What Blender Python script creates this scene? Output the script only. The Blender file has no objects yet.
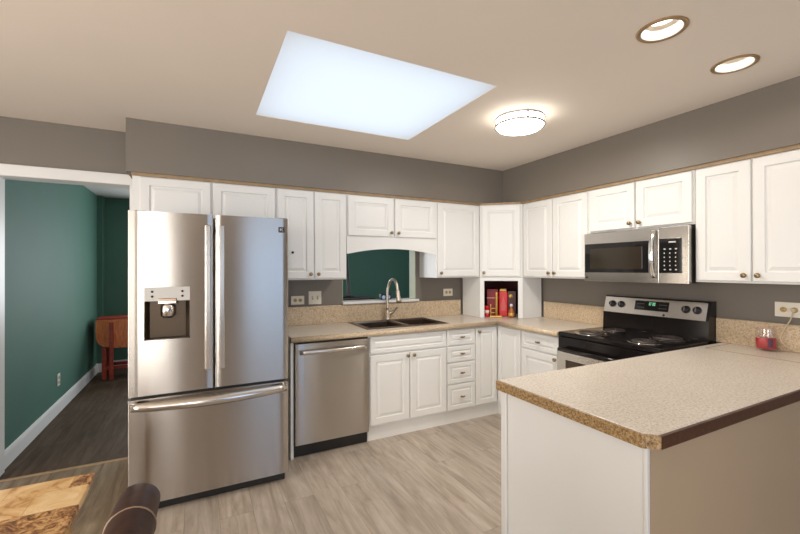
import bpy, bmesh, math, random
from mathutils import Vector, Matrix
random.seed(7)
PI = math.pi
S = bpy.context.scene
COL = S.collection

# ------------------------------------------------------------------ camera
cam_d = bpy.data.cameras.new('camera'); cam = bpy.data.objects.new('camera', cam_d); COL.objects.link(cam)
cam_d.sensor_width = 36.0; cam_d.lens = 395.789 / 800 * 36.0; cam_d.clip_start = 0.02
FW = Vector((0.45462571, 0.8906764, 0.00331927)); RT = Vector((0.89068247, -0.4546206, -0.00220336)); UP = Vector((0.00045347, -0.00395812, 0.99999206))
M3 = Matrix((RT, UP, -FW)).transposed()
cam.matrix_world = Matrix.Translation((0, 0, 1.4247)) @ M3.to_4x4()
S.camera = cam

# ------------------------------------------------------------------ sky, daylight, exposure
S.view_settings.view_transform = 'Standard'; S.view_settings.look = 'None'
S.view_settings.gamma = 1.0; S.view_settings.use_curve_mapping = False
S.view_settings.exposure = 0.10
W = bpy.data.worlds.new('sky'); S.world = W; W.use_nodes = True
bg = W.node_tree.nodes['Background']; bg.inputs[0].default_value = (0.90, 0.95, 1.0, 1); bg.inputs[1].default_value = 1.12

def area(name, loc, rot, sx, sy, power, color):
    l = bpy.data.lights.new(name, 'AREA'); l.shape = 'RECTANGLE'; l.size = sx; l.size_y = sy
    l.energy = power; l.color = color
    o = bpy.data.objects.new(name, l); COL.objects.link(o); o.location = loc; o.rotation_euler = rot
    return o
# daylight through the openings of the house; the two fill lights stand in added windows
area('daylight_patio_door', (-0.80, -3.16, 1.15), (PI/2, 0, 0), 0.56, 2.0, 34, (1.0, 0.97, 0.94))
area('daylight_rear_window', (1.55, -3.16, 1.45), (PI/2, 0, 0), 1.4, 1.4, 15, (0.28, 0.56, 1.0))
area('fill_rear_corner', (-2.30, -3.16, 1.45), (PI/2, 0, 0), 1.4, 1.4, 30, (1.0, 0.97, 0.94))  # added fill light for the back-wall cabinets, kept out of the refrigerator reflection
area('daylight_side_window', (-3.16, 0.6, 1.15), (PI/2, 0, -PI/2), 2.2, 2.0, 104, (1.0, 0.95, 0.88))
area('daylight_dining_window', (0.50, 6.86, 1.45), (PI/2, 0, PI), 1.4, 1.2, 50, (0.92, 0.96, 1.0))
area('fill_dining_side', (4.36, 4.6, 1.45), (PI/2, 0, PI/2), 1.1, 1.2, 20, (0.75, 0.92, 1.0))  # added fill light that tints the far green wall

# ------------------------------------------------------------------ materials
def mat(name, base=(0.8, 0.8, 0.8), rough=0.5, metal=0.0, spec=0.5, emit=None, es=0.0, trans=0.0, coat=0.0):
    m = bpy.data.materials.new(name); m.use_nodes = True
    b = m.node_tree.nodes['Principled BSDF']
    b.inputs['Base Color'].default_value = (*base, 1); b.inputs['Roughness'].default_value = rough
    b.inputs['Metallic'].default_value = metal; b.inputs['Specular IOR Level'].default_value = spec
    b.inputs['Transmission Weight'].default_value = trans; b.inputs['Coat Weight'].default_value = coat
    if emit: b.inputs['Emission Color'].default_value = (*emit, 1); b.inputs['Emission Strength'].default_value = es
    return m
class N:
    def __init__(s, m): s.m = m; s.t = m.node_tree; s.b = s.t.nodes['Principled BSDF']
    def n(s, typ, **kw):
        x = s.t.nodes.new(typ)
        for k, v in kw.items(): setattr(x, k, v)
        return x
    def l(s, a, b): s.t.links.new(a, b)
    def coord(s, kind='Object', scale=(1, 1, 1), rot=(0, 0, 0), loc=(0, 0, 0)):
        c = s.n('ShaderNodeTexCoord'); mp = s.n('ShaderNodeMapping')
        mp.inputs['Scale'].default_value = scale; mp.inputs['Rotation'].default_value = rot; mp.inputs['Location'].default_value = loc
        s.l(c.outputs[kind], mp.inputs[0]); return mp.outputs[0]
    def noise(s, vec, scale, detail=3, rough=0.5, dist=0.0):
        x = s.n('ShaderNodeTexNoise'); x.inputs['Scale'].default_value = scale; x.inputs['Detail'].default_value = detail
        x.inputs['Roughness'].default_value = rough; x.inputs['Distortion'].default_value = dist; s.l(vec, x.inputs['Vector']); return x.outputs['Fac']
    def ramp(s, fac, stops):
        r = s.n('ShaderNodeValToRGB'); e = r.color_ramp.elements
        while len(e) < len(stops): e.new(0.5)
        for i, (p, c) in enumerate(stops): e[i].position = p; e[i].color = (*c, 1)
        s.l(fac, r.inputs[0]); return r.outputs[0]
    def mix(s, fac, a, b, blend='MIX'):
        x = s.n('ShaderNodeMix', data_type='RGBA', blend_type=blend)
        for sock, v in ((x.inputs['Factor'], fac), (x.inputs['A'], a), (x.inputs['B'], b)):
            if isinstance(v, (int, float)): sock.default_value = v
            elif isinstance(v, tuple): sock.default_value = (*v, 1)
            else: s.l(v, sock)
        return x.outputs['Result']
    def bump(s, h, strength, dist=0.01):
        x = s.n('ShaderNodeBump'); x.inputs['Strength'].default_value = strength; x.inputs['Distance'].default_value = dist
        s.l(h, x.inputs['Height']); s.l(x.outputs[0], s.b.inputs['Normal'])

def painted(name, base, rough, var=0.04, scale=3.0, bump=0.03, spec=0.5):
    m = mat(name, base, rough, spec=spec); k = N(m); v = k.coord()
    f = k.noise(v, scale, 4)
    lo = tuple(c * (1 - var) for c in base); hi = tuple(min(1, c * (1 + var)) for c in base)
    k.l(k.ramp(f, [(0.3, lo), (0.7, hi)]), k.b.inputs['Base Color'])
    k.bump(k.noise(v, 260, 2), bump, 0.002)
    return m
WHITE = painted('white_cabinet_paint', (0.79, 0.785, 0.765), 0.38, 0.015, 2.0, 0.02)
TRIMW = painted('white_trim_paint', (0.80, 0.79, 0.77), 0.4, 0.02)
TAUPE = painted('taupe_wall_paint', (0.195, 0.170, 0.143), 0.42, 0.03, 1.5, 0.05, 0.4)
TAN = painted('tan_panel_paint', (0.50, 0.375, 0.25), 0.45, 0.04, 1.5, 0.05)
CEIL = painted('ceiling_paint', (0.86, 0.775, 0.685), 0.8, 0.015, 1.0, 0.05)
GREEN = painted('green_wall_paint', (0.070, 0.160, 0.122), 0.65, 0.05, 1.2, 0.05, 0.3)
CREAM = painted('cream_wall_paint', (0.62, 0.56, 0.48), 0.6)
STRIP = painted('tan_wood_trim', (0.34, 0.23, 0.125), 0.5, 0.15, 20)
BLACK = mat('black_enamel', (0.010, 0.008, 0.008), 0.14, spec=0.3)
BLACKM = mat('black_plastic', (0.015, 0.014, 0.014), 0.45)
GLASSB = mat('black_glass', (0.010, 0.009, 0.009), 0.06)
CHROME = mat('chrome', (0.85, 0.83, 0.80), 0.12, 1.0)
NICKEL = mat('brushed_nickel', (0.70, 0.62, 0.53), 0.36, 1.0)
BRONZE = mat('antique_brass', (0.30, 0.21, 0.11), 0.32, 1.0)
PLATE = mat('ivory_plate', (0.80, 0.75, 0.64), 0.4)
ALMOND = mat('almond_socket', (0.55, 0.38, 0.16), 0.4)
DARKSLOT = mat('dark_slot', (0.04, 0.03, 0.02), 0.6)
WPLAST = mat('white_plastic', (0.82, 0.82, 0.80), 0.4)
LEDG = mat('green_led', (0.02, 0.1, 0.05), 0.4, emit=(0.35, 1.0, 0.6), es=1.2)
GLYPH = mat('pale_glyph', (0.55, 0.55, 0.53), 0.5)
BLUEL = mat('pale_blue_plastic', (0.38, 0.55, 0.85), 0.35)
GOLD = mat('gold_paint', (0.72, 0.46, 0.13), 0.35, 0.4)
RED = mat('red_tin', (0.62, 0.015, 0.02), 0.3)
DRED = mat('dark_red_card', (0.26, 0.012, 0.018), 0.4)
PINK = mat('pale_pink_label', (0.75, 0.42, 0.36), 0.5)
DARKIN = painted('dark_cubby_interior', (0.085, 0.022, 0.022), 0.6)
WAX = mat('red_wax', (0.50, 0.012, 0.025), 0.35)
JARG = mat('clear_glass', (0.95, 0.92, 0.90), 0.03); k_ = JARG.node_tree; tr_ = k_.nodes.new('ShaderNodeBsdfTransparent'); gl_ = k_.nodes.new('ShaderNodeBsdfGlossy'); mx_ = k_.nodes.new('ShaderNodeMixShader'); fr_ = k_.nodes.new('ShaderNodeFresnel')
tr_.inputs[0].default_value = (0.985, 0.97, 0.96, 1); gl_.inputs['Roughness'].default_value = 0.04; mx_.inputs[0].default_value = 0.07
k_.links.new(tr_.outputs[0], mx_.inputs[1]); k_.links.new(gl_.outputs[0], mx_.inputs[2]); k_.links.new(mx_.outputs[0], k_.nodes['Material Output'].inputs['Surface'])
CORDM = mat('ivory_cord', (0.62, 0.50, 0.32), 0.5)
def lens(name, col, st):
    return mat(name, (0.9, 0.9, 0.9), 0.4, emit=col, es=st)
LENS = lens('lit_lens', (1.0, 0.94, 0.85), 11.0)
BULB = lens('lit_bulb', (1.0, 0.92, 0.80), 2.2)
CANW = mat('can_trim', (0.30, 0.27, 0.23), 0.5)

def steel(name, base, rough, aniso=0.75):
    m = mat(name, base, rough, 1.0); k = N(m); v = k.coord('Object', (1.2, 1.2, 90))
    f = k.noise(v, 6, 2)
    k.l(k.ramp(f, [(0.3, tuple(c * 0.97 for c in base)), (0.7, tuple(c * 1.03 for c in base))]), k.b.inputs['Base Color'])
    k.b.inputs['Anisotropic'].default_value = aniso; k.b.inputs['Anisotropic Rotation'].default_value = 0.25
    t = k.n('ShaderNodeTangent', direction_type='UV_MAP'); t.uv_map = 'UVMap'
    k.l(t.outputs[0], k.b.inputs['Tangent'])
    return m
STEEL = steel('brushed_steel', (0.52, 0.48, 0.435), 0.24, 1.0)
STEELP = mat('smooth_steel', (0.66, 0.62, 0.57), 0.22, 1.0)

def laminate(name, lo, mid, hi, fleck=0.65, dark=0.55):
    m = mat(name, mid, 0.30); k = N(m); v = k.coord('Object')
    a = k.noise(v, 95, 3, 0.6); b = k.noise(v, 210, 2, 0.5); c = k.noise(v, 9, 3)
    base = k.ramp(a, [(0.30, lo), (0.48, mid), (0.62, hi)])
    fl = k.ramp(b, [(0.36, (dark, dark, dark)), (0.46, (1, 1, 1))])
    base = k.mix(fleck, base, fl, 'MULTIPLY')
    base = k.mix(0.35, base, k.ramp(c, [(0.3, (0.86, 0.82, 0.78)), (0.7, (1, 1, 1))]), 'MULTIPLY')
    k.l(base, k.b.inputs['Base Color'])
    return m
LAM = laminate('speckled_laminate', (0.53, 0.445, 0.35), (0.73, 0.65, 0.56), (0.80, 0.735, 0.65))
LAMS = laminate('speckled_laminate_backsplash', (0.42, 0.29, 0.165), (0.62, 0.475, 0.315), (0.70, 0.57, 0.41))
LAME = laminate('speckled_laminate_edge', (0.16, 0.085, 0.030), (0.36, 0.225, 0.10), (0.52, 0.36, 0.19), 0.9, 0.25)
EDGEB = painted('dark_brown_edge', (0.085, 0.034, 0.017), 0.4, 0.3, 60)

def planks(name, cols, rough, seed, plank=(1.22, 0.18)):
    m = mat(name, cols[0], rough); k = N(m)
    v = k.coord('Object', (1, 1, 1), (0, 0, PI/2), (0.03, 0.07, 0))
    br = k.n('ShaderNodeTexBrick'); br.offset = 0.37; br.inputs['Scale'].default_value = 1.0
    br.inputs['Brick Width'].default_value = plank[0]; br.inputs['Row Height'].default_value = plank[1]
    br.inputs['Mortar Size'].default_value = 0.0007; br.inputs['Bias'].default_value = 0.0
    br.inputs['Color1'].default_value = (0, 0, 0, 1); br.inputs['Color2'].default_value = (1, 1, 1, 1); br.inputs['Mortar'].default_value = (0.5, 0.5, 0.5, 1)
    k.l(v, br.inputs['Vector'])
    sep = k.n('ShaderNodeSeparateColor'); k.l(br.outputs['Color'], sep.inputs[0])
    # shift the grain from plank to plank
    comb = k.n('ShaderNodeCombineXYZ'); mul = k.n('ShaderNodeMath', operation='MULTIPLY'); mul.inputs[1].default_value = 7.3
    k.l(sep.outputs[0], mul.inputs[0]); k.l(mul.outputs[0], comb.inputs[0]); k.l(mul.outputs[0], comb.inputs[2])
    add = k.n('ShaderNodeVectorMath', operation='ADD'); k.l(v, add.inputs[0]); k.l(comb.outputs[0], add.inputs[1])
    mp = k.n('ShaderNodeMapping'); mp.inputs['Scale'].default_value = (0.9, 9, 1); k.l(add.outputs[0], mp.inputs[0])
    g = k.noise(mp.outputs[0], 2.2, 6, 0.62, 0.8)
    mp2 = k.n('ShaderNodeMapping'); mp2.inputs['Scale'].default_value = (1.0, 3.2, 1); k.l(add.outputs[0], mp2.inputs[0])
    g2 = k.noise(mp2.outputs[0], 2.6, 4, 0.55, 1.5)
    col = k.ramp(g, [(0.28, cols[0]), (0.5, cols[1]), (0.72, cols[2])])
    col = k.mix(0.55, col, k.ramp(g2, [(0.3, (0.66, 0.62, 0.57)), (0.6, (1, 1, 1))]), 'MULTIPLY')
    col = k.mix(0.5, col, k.ramp(sep.outputs[0], [(0.0, (0.78, 0.77, 0.76)), (1.0, (1.08, 1.06, 1.03))]), 'MULTIPLY')
    col = k.mix(br.outputs['Fac'], col, tuple(c * 0.5 for c in cols[0]))
    k.l(col, k.b.inputs['Base Color'])
    k.bump(g, 0.05, 0.004)
    return m
FLOORM = planks('greige_vinyl_planks', [(0.34, 0.275, 0.215), (0.485, 0.415, 0.345), (0.60, 0.53, 0.46)], 0.38, 0)
HALLM = planks('dark_brown_planks', [(0.060, 0.040, 0.025), (0.092, 0.064, 0.042), (0.13, 0.094, 0.064)], 0.7, 3)
HALLM.node_tree.nodes['Principled BSDF'].inputs['Specular IOR Level'].default_value = 0.2
SHADEM = planks('shaded_vinyl_planks', [(0.15, 0.105, 0.062), (0.27, 0.20, 0.13), (0.40, 0.31, 0.215)], 0.45, 5)  # darker plank colours with the shade beside the refrigerator painted in

def woodm(name, a, b, c, rough=0.35, scale=(1.5, 14, 14)):
    m = mat(name, b, rough); k = N(m); v = k.coord('Object', scale)
    f = k.noise(v, 4, 5, 0.6, 1.0)
    k.l(k.ramp(f, [(0.3, a), (0.5, b), (0.7, c)]), k.b.inputs['Base Color'])
    return m
CHERRY = woodm('red_brown_wood', (0.22, 0.020, 0.012), (0.38, 0.040, 0.020), (0.48, 0.07, 0.03))
ORANGEW = woodm('orange_brown_wood', (0.55, 0.12, 0.025), (0.75, 0.19, 0.045), (0.85, 0.27, 0.07), scale=(10, 10, 2))
TABLEW = woodm('honey_wood', (0.30, 0.15, 0.05), (0.45, 0.25, 0.10), (0.55, 0.33, 0.15))
LEATHER = mat('brown_leather', (0.045, 0.022, 0.016), 0.40, spec=0.22)
kk = N(LEATHER); vv = kk.coord(); ff = kk.noise(vv, 35, 4)
kk.l(kk.ramp(ff, [(0.3, (0.030, 0.011, 0.007)), (0.7, (0.060, 0.024, 0.015))]), kk.b.inputs['Base Color']); kk.bump(kk.noise(vv, 300, 3), 0.15, 0.002)

def patchwork():
    m = mat('burl_patchwork', (0.6, 0.4, 0.2), 0.3); k = N(m); v = k.coord('Object')
    br = k.n('ShaderNodeTexBrick'); br.offset = 0.5; br.inputs['Scale'].default_value = 1.0
    br.inputs['Brick Width'].default_value = 0.15; br.inputs['Row Height'].default_value = 0.12
    br.inputs['Mortar Size'].default_value = 0.0004
    br.inputs['Color1'].default_value = (0, 0, 0, 1); br.inputs['Color2'].default_value = (1, 1, 1, 1); br.inputs['Mortar'].default_value = (0.5, 0.5, 0.5, 1)
    k.l(v, br.inputs['Vector'])
    sep = k.n('ShaderNodeSeparateColor'); k.l(br.outputs['Color'], sep.inputs[0])
    a = k.noise(v, 26, 6, 0.65, 2.2); b = k.noise(v, 11, 5, 0.6, 1.0)
    light = k.ramp(b, [(0.34, (0.46, 0.23, 0.075)), (0.45, (0.72, 0.45, 0.19)), (0.6, (0.82, 0.58, 0.30)), (0.75, (0.90, 0.72, 0.46))])
    dark = k.ramp(a, [(0.38, (0.10, 0.035, 0.012)), (0.5, (0.36, 0.17, 0.055)), (0.62, (0.66, 0.40, 0.17))])
    sel = k.n('ShaderNodeMath', operation='GREATER_THAN'); sel.inputs[1].default_value = 0.5; k.l(sep.outputs[0], sel.inputs[0])
    col = k.mix(sel.outputs[0], light, dark)
    col = k.mix(br.outputs['Fac'], col, (0.25, 0.12, 0.04))
    k.l(col, k.b.inputs['Base Color'])
    return m
PATCH = patchwork()

# ------------------------------------------------------------------ mesh helpers
def box(bm, x0, x1, y0, y1, z0, z1, bev=0.0, seg=2):
    t = bmesh.new()
    vs = [t.verts.new((x, y, z)) for x in (x0, x1) for y in (y0, y1) for z in (z0, z1)]
    for f in ((0, 1, 3, 2), (4, 6, 7, 5), (0, 4, 5, 1), (2, 3, 7, 6), (0, 2, 6, 4), (1, 5, 7, 3)):
        t.faces.new([vs[i] for i in f])
    if bev > 0: bmesh.ops.bevel(t, geom=t.edges[:], offset=bev, segments=seg, affect='EDGES', profile=0.5)
    merge(bm, t)
def merge(bm, t, mtx=None):
    bmesh.ops.recalc_face_normals(t, faces=t.faces[:])
    mp = {}
    for v in t.verts: mp[v] = bm.verts.new(mtx @ v.co if mtx else v.co)
    for f in t.faces:
        try: nf = bm.faces.new([mp[v] for v in f.verts]); nf.smooth = f.smooth; nf.material_index = f.material_index
        except ValueError: pass
    t.free()
def lathe(bm, prof, seg=24, mtx=None, smooth=True):
    """profile of (r, z) about the local z axis"""
    t = bmesh.new(); rows = []
    for r, z in prof:
        if r < 1e-6: rows.append([t.verts.new((0, 0, z))])
        else: rows.append([t.verts.new((r * math.cos(2 * PI * i / seg), r * math.sin(2 * PI * i / seg), z)) for i in range(seg)])
    for a, b in zip(rows, rows[1:]):
        for i in range(seg):
            j = (i + 1) % seg
            q = [a[i % len(a)], a[j % len(a)], b[j % len(b)], b[i % len(b)]]
            u = []
            for v in q:
                if v not in u: u.append(v)
            if len(u) > 2:
                f = t.faces.new(u); f.smooth = smooth
    merge(bm, t, mtx)
def cyl(bm, p0, p1, r, r1=None, seg=16):
    p0, p1 = Vector(p0), Vector(p1); d = p1 - p0; L = d.length; r1 = r if r1 is None else r1
    q = d.to_track_quat('Z', 'Y').to_matrix().to_4x4()
    lathe(bm, [(0, 0), (r, 0), (r1, L), (0, L)], seg, Matrix.Translation(p0) @ q, smooth=True)
def tube(bm, pts, r, seg=10, smooth_path=0, radii=None, flat=1.0):
    pts = [Vector(p) for p in pts]
    for _ in range(smooth_path):
        np_ = [pts[0]]
        for a, b in zip(pts, pts[1:]): np_ += [a * 0.75 + b * 0.25, a * 0.25 + b * 0.75]
        np_.append(pts[-1]); pts = np_
    t = bmesh.new(); rows = []; n = len(pts); ref = None
    for i, p in enumerate(pts):
        d = (pts[min(i + 1, n - 1)] - pts[max(i - 1, 0)]).normalized()
        if ref is None:
            ref = Vector((0, 0, 1)) if abs(d.z) < 0.9 else Vector((1, 0, 0))
        s = d.cross(ref).normalized(); u = s.cross(d).normalized(); ref = u
        rr = radii(i / (n - 1)) if radii else r
        rows.append([t.verts.new(p + s * rr * math.cos(2 * PI * k / seg) + u * rr * flat * math.sin(2 * PI * k / seg)) for k in range(seg)])
    for a, b in zip(rows, rows[1:]):
        for k in range(seg):
            f = t.faces.new((a[k], a[(k + 1) % seg], b[(k + 1) % seg], b[k])); f.smooth = True
    t.faces.new(rows[0][::-1]); t.faces.new(rows[-1])
    merge(bm, t)
def prism(bm, poly, axis, a0, a1, bev=0.0):
    """extrude a 2D polygon along axis ('x': poly is (y,z); 'y': (x,z); 'z': (x,y))"""
    def P(u, v, w): return {'x': (w, u, v), 'y': (u, w, v), 'z': (u, v, w)}[axis]
    t = bmesh.new()
    A = [t.verts.new(P(u, v, a0)) for u, v in poly]; B = [t.verts.new(P(u, v, a1)) for u, v in poly]
    t.faces.new(A); t.faces.new(B[::-1])
    for i in range(len(poly)):
        j = (i + 1) % len(poly); t.faces.new((A[i], B[i], B[j], A[j]))
    bmesh.ops.recalc_face_normals(t, faces=t.faces[:])
    if bev: bmesh.ops.bevel(t, geom=t.edges[:], offset=bev, segments=2, affect='EDGES', profile=0.5)
    merge(bm, t)
def rings(bm, rects):
    """nested rectangles (x0,x1,z0,z1,y) joined in turn; first and last are capped"""
    t = bmesh.new(); rows = []
    for x0, x1, z0, z1, y in rects:
        rows.append([t.verts.new(c) for c in ((x0, y, z0), (x1, y, z0), (x1, y, z1), (x0, y, z1))])
    t.faces.new(rows[0][::-1])
    for a, b in zip(rows, rows[1:]):
        for i in range(4):
            j = (i + 1) % 4; t.faces.new((a[i], a[j], b[j], b[i]))
    t.faces.new(rows[-1])
    merge(bm, t)
def panel(x0, x1, z0, z1, y=0.0, fw=0.055, th=0.018):
    """raised-panel cabinet front, facing -y with its back at y"""
    bm = bmesh.new(); f = y - th
    def r(i, yy): return (x0 + i, x1 - i, z0 + i, z1 - i, yy)
    g = min(1.0, fw / 0.05)
    rings(bm, [r(0, y), r(0, f + 0.004), r(0.004, f), r(fw, f), r(fw + 0.003, f + 0.010), r(fw + 0.010, f + 0.0105),
               r(fw + 0.011 + 0.020 * g, f + 0.001), r(fw + 0.013 + 0.020 * g, f + 0.001)])
    return bm
def obj(name, bm, m, parent=None):
    bmesh.ops.recalc_face_normals(bm, faces=bm.faces[:]) if False else None
    me = bpy.data.meshes.new(name); uvl = bm.loops.layers.uv.new('UVMap')
    for f in bm.faces:
        for lp in f.loops: c = lp.vert.co; lp[uvl].uv = (c.x + c.y * 0.31, c.z + c.y * 0.17)
    bm.to_mesh(me); bm.free()
    for k in (m if isinstance(m, (list, tuple)) else [m]): me.materials.append(k)
    o = bpy.data.objects.new(name, me); COL.objects.link(o)
    if parent: o.parent = parent
    return o
def mk(fn, *a, **k):
    bm = bmesh.new(); fn(bm, *a, **k); return bm
def tag(o, label, cat, group=None):
    o['label'] = label; o['category'] = cat
    if group: o['group'] = group
    return o
def thing(name, label, cat, loc=(0, 0, 0), rotz=0.0, group=None):
    o = bpy.data.objects.new(name, None); COL.objects.link(o); o.empty_display_size = 0.05
    o.location = loc; o.rotation_euler = (0, 0, rotz)
    return tag(o, label, cat, group)
def struct(name, bm, m):
    o = obj(name, bm, m); o['kind'] = 'structure'; return o

# ------------------------------------------------------------------ room shell
YB, XR, HC = 3.60, 3.21, 2.458
bm = bmesh.new(); box(bm, -0.285, 3.33, -3.3, 3.60, -0.06, 0.0); struct('floor', bm, FLOORM)
bm = bmesh.new(); box(bm, -3.3, -0.285, -3.3, 3.60, -0.06, 0.0); struct('floor_shaded', bm, SHADEM)  # same plank floor, its shade left of the refrigerator put into the colour
bm = bmesh.new(); box(bm, -1.36, 4.52, 3.60, 7.02, -0.06, 0.0); struct('floor_hall', bm, HALLM)
# ceiling with the skylight opening
SX0, SX1, SY0, SY1 = 0.346, 1.512, 1.748, 2.806
bm = bmesh.new()
box(bm, -3.3, SX0, -3.3, 3.72, HC, HC + 0.12); box(bm, SX1, 3.33, -3.3, 3.72, HC, HC + 0.12)
box(bm, SX0, SX1, -3.3, SY0, HC, HC + 0.12); box(bm, SX0, SX1, SY1, 3.72, HC, HC + 0.12)
ceil = struct('ceiling', bm, CEIL)
CANS = ((1.795, 1.010), (2.430, 1.015))
for cx, cy in CANS:
    cut = obj('cutter', mk(cyl, (cx, cy, HC - 0.05), (cx, cy, HC + 0.09), 0.083, seg=40), CEIL)
    md_ = ceil.modifiers.new('hole', 'BOOLEAN'); md_.operation = 'DIFFERENCE'; md_.object = cut; md_.solver = 'EXACT'
    dg = bpy.context.evaluated_depsgraph_get(); me_ = bpy.data.meshes.new_from_object(ceil.evaluated_get(dg)); ceil.modifiers.clear(); ceil.data = me_
    bpy.data.objects.remove(cut, do_unlink=True)
bm = bmesh.new(); box(bm, -1.36, 4.52, 3.72, 7.02, 2.44, 2.56); struct('ceiling_hall', bm, TRIMW)
# skylight: short white curb, thin frame and a pane
bm = bmesh.new()
for a in ((SX0 - 0.03, SX0, SY0 - 0.03, SY1 + 0.03), (SX1, SX1 + 0.03, SY0 - 0.03, SY1 + 0.03), (SX0, SX1, SY0 - 0.03, SY0), (SX0, SX1, SY1, SY1 + 0.03)):
    box(bm, *a, HC + 0.128, HC + 0.16)
struct('trim_3', bm, TRIMW)
SKYG = mat('skylight_acrylic', (0.9, 0.95, 1.0), 0.2); k = N(SKYG); tr = k.n('ShaderNodeBsdfTranslucent'); tr.inputs[0].default_value = (0.93, 0.96, 1.0, 1)
k.l(tr.outputs[0], k.t.nodes['Material Output'].inputs['Surface'])
bm = bmesh.new(); box(bm, SX0 + 0.001, SX1 - 0.001, SY0 + 0.001, SY1 - 0.001, HC + 0.002, HC + 0.0035)
w = struct('window_3', bm, SKYG)
# back wall with the doorway and the pass-through
DX0, DX1, DH = -1.212, -0.455, 2.06
PX0, PX1, PZ0, PZ1 = 1.222, 2.02, 1.105, 1.66
bm = bmesh.new(); T0, T1 = 3.60, 3.72
box(bm, -3.3, DX0, T0, T1, 0, HC); box(bm, DX0, DX1, T0, T1, DH, HC)
box(bm, DX1, PX0, T0, T1, 0, HC); box(bm, PX0, PX1, T0, T1, 0, PZ0); box(bm, PX0, PX1, T0, T1, PZ1, HC); box(bm, PX1, 3.33, T0, T1, 0, HC)
struct('wall_back', bm, TAUPE)
bm = bmesh.new(); box(bm, XR, XR + 0.12, -3.3, 3.60, 0, HC); struct('wall_right', bm, TAUPE)
# left wall with a wide window
bm = bmesh.new()
box(bm, -3.3, -3.2, -3.3, -0.6, 0, HC); box(bm, -3.3, -3.2, 1.8, 3.60, 0, HC); box(bm, -3.3, -3.2, -0.6, 1.8, 2.2, HC)
struct('wall_left', bm, TAUPE)
# rear wall with patio door and window
bm = bmesh.new()
box(bm, -3.3, -3.05, -3.3, -3.2, 0, HC); box(bm, -1.55, -1.40, -3.3, -3.2, 0, HC); box(bm, -3.05, -1.55, -3.3, -3.2, 0, 0.7); box(bm, -3.05, -1.55, -3.3, -3.2, 2.2, HC); box(bm, -1.40, -0.30, -3.3, -3.2, 2.2, HC); box(bm, -0.30, 0.75, -3.3, -3.2, 0, HC)
box(bm, 0.75, 2.35, -3.3, -3.2, 0, 0.7); box(bm, 0.75, 2.35, -3.3, -3.2, 2.2, HC); box(bm, 2.35, 3.33, -3.3, -3.2, 0, HC)
struct('wall_rear', bm, TAUPE)
def frame(name, axis, a0, a1, z0, z1, p, w=0.06, d=0.05, bars=()):
    bm = bmesh.new()
    def bx(u0, u1, v0, v1):
        if axis == 'x': box(bm, u0, u1, p - d, p + d, v0, v1, 0.004)
        else: box(bm, p - d, p + d, u0, u1, v0, v1, 0.004)
    bx(a0, a0 + w, z0, z1); bx(a1 - w, a1, z0, z1); bx(a0, a1, z0, z0 + w); bx(a0, a1, z1 - w, z1)
    for b in bars: bx(b - 0.02, b + 0.02, z0, z1)
    return struct(name, bm, TRIMW)
frame('window_1', 'x', 0.75, 2.35, 0.7, 2.2, -3.25, bars=(1.55,))
frame('added_window_6', 'x', -3.05, -1.55, 0.7, 2.2, -3.25)  # unseen window added to hold the rear fill light
frame('door_2', 'x', -1.40, -0.30, 0.0, 2.2, -3.25)
frame('door_3', 'y', -0.6, 1.8, 0.0, 2.2, -3.25, bars=(0.6,))
# hall / dining room beyond
bm = bmesh.new(); box(bm, -1.36, -1.24, 3.72, 6.76, 0, 2.44); struct('wall_hall_left', bm, GREEN)
bm = bmesh.new(); box(bm, -1.36, -0.3, 6.90, 7.02, 0, 2.44); box(bm, 1.3, 4.52, 6.90, 7.02, 0, 2.44); box(bm, -0.3, 1.3, 6.90, 7.02, 0, 0.8); box(bm, -0.3, 1.3, 6.90, 7.02, 2.1, 2.44); box(bm, -1.36, -1.18, 6.76, 6.90, 0, 2.44); struct('wall_hall_back', bm, GREEN)
bm = bmesh.new(); box(bm, 4.40, 4.52, 3.60, 4.0, 0, 2.44); box(bm, 4.40, 4.52, 5.2, 6.90, 0, 2.44); box(bm, 4.40, 4.52, 4.0, 5.2, 0, 0.8); box(bm, 4.40, 4.52, 4.0, 5.2, 2.1, 2.44)
struct('wall_hall_right', bm, GREEN)
bm = bmesh.new(); box(bm, 3.33, 4.52, 3.60, 3.72, 0, 2.44); struct('wall_hall_front', bm, GREEN)
frame('added_window_5', 'y', 4.0, 5.2, 0.8, 2.1, 4.46)  # unseen window added around the dining-side fill light
frame('window_4', 'x', -0.3, 1.3, 0.8, 2.1, 6.96, bars=(0.5,))
# green face of the dividing wall seen through the doorway stays taupe; baseboards
def baseb(name, pts):
    bm = bmesh.new()
    (x0, y0), (x1, y1) = pts
    if abs(x1 - x0) < abs(y1 - y0): prism(bm, [(x0, 0), (x0 + 0.016, 0), (x0 + 0.016, 0.095), (x0 + 0.010, 0.118), (x0, 0.122)], 'y', y0, y1)
    else: prism(bm, [(y0, 0), (y0 - 0.016, 0), (y0 - 0.016, 0.095), (y0 - 0.010, 0.118), (y0, 0.122)], 'x', x0, x1)
    struct(name, bm, TRIMW)
baseb('baseboard_hall_left', ((-1.24, 3.735), (-1.24, 6.76)))
bm = bmesh.new(); box(bm, -1.24, -1.165, 6.744, 6.76, 0, 0.12, 0.003); box(bm, -1.18, -1.164, 6.76, 6.90, 0, 0.12, 0.003); struct('baseboard_hall_corner', bm, TRIMW)
bm = bmesh.new(); box(bm, -1.164, 4.40, 6.884, 6.90, 0, 0.12, 0.003); struct('baseboard_hall_back', bm, TRIMW)
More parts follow.
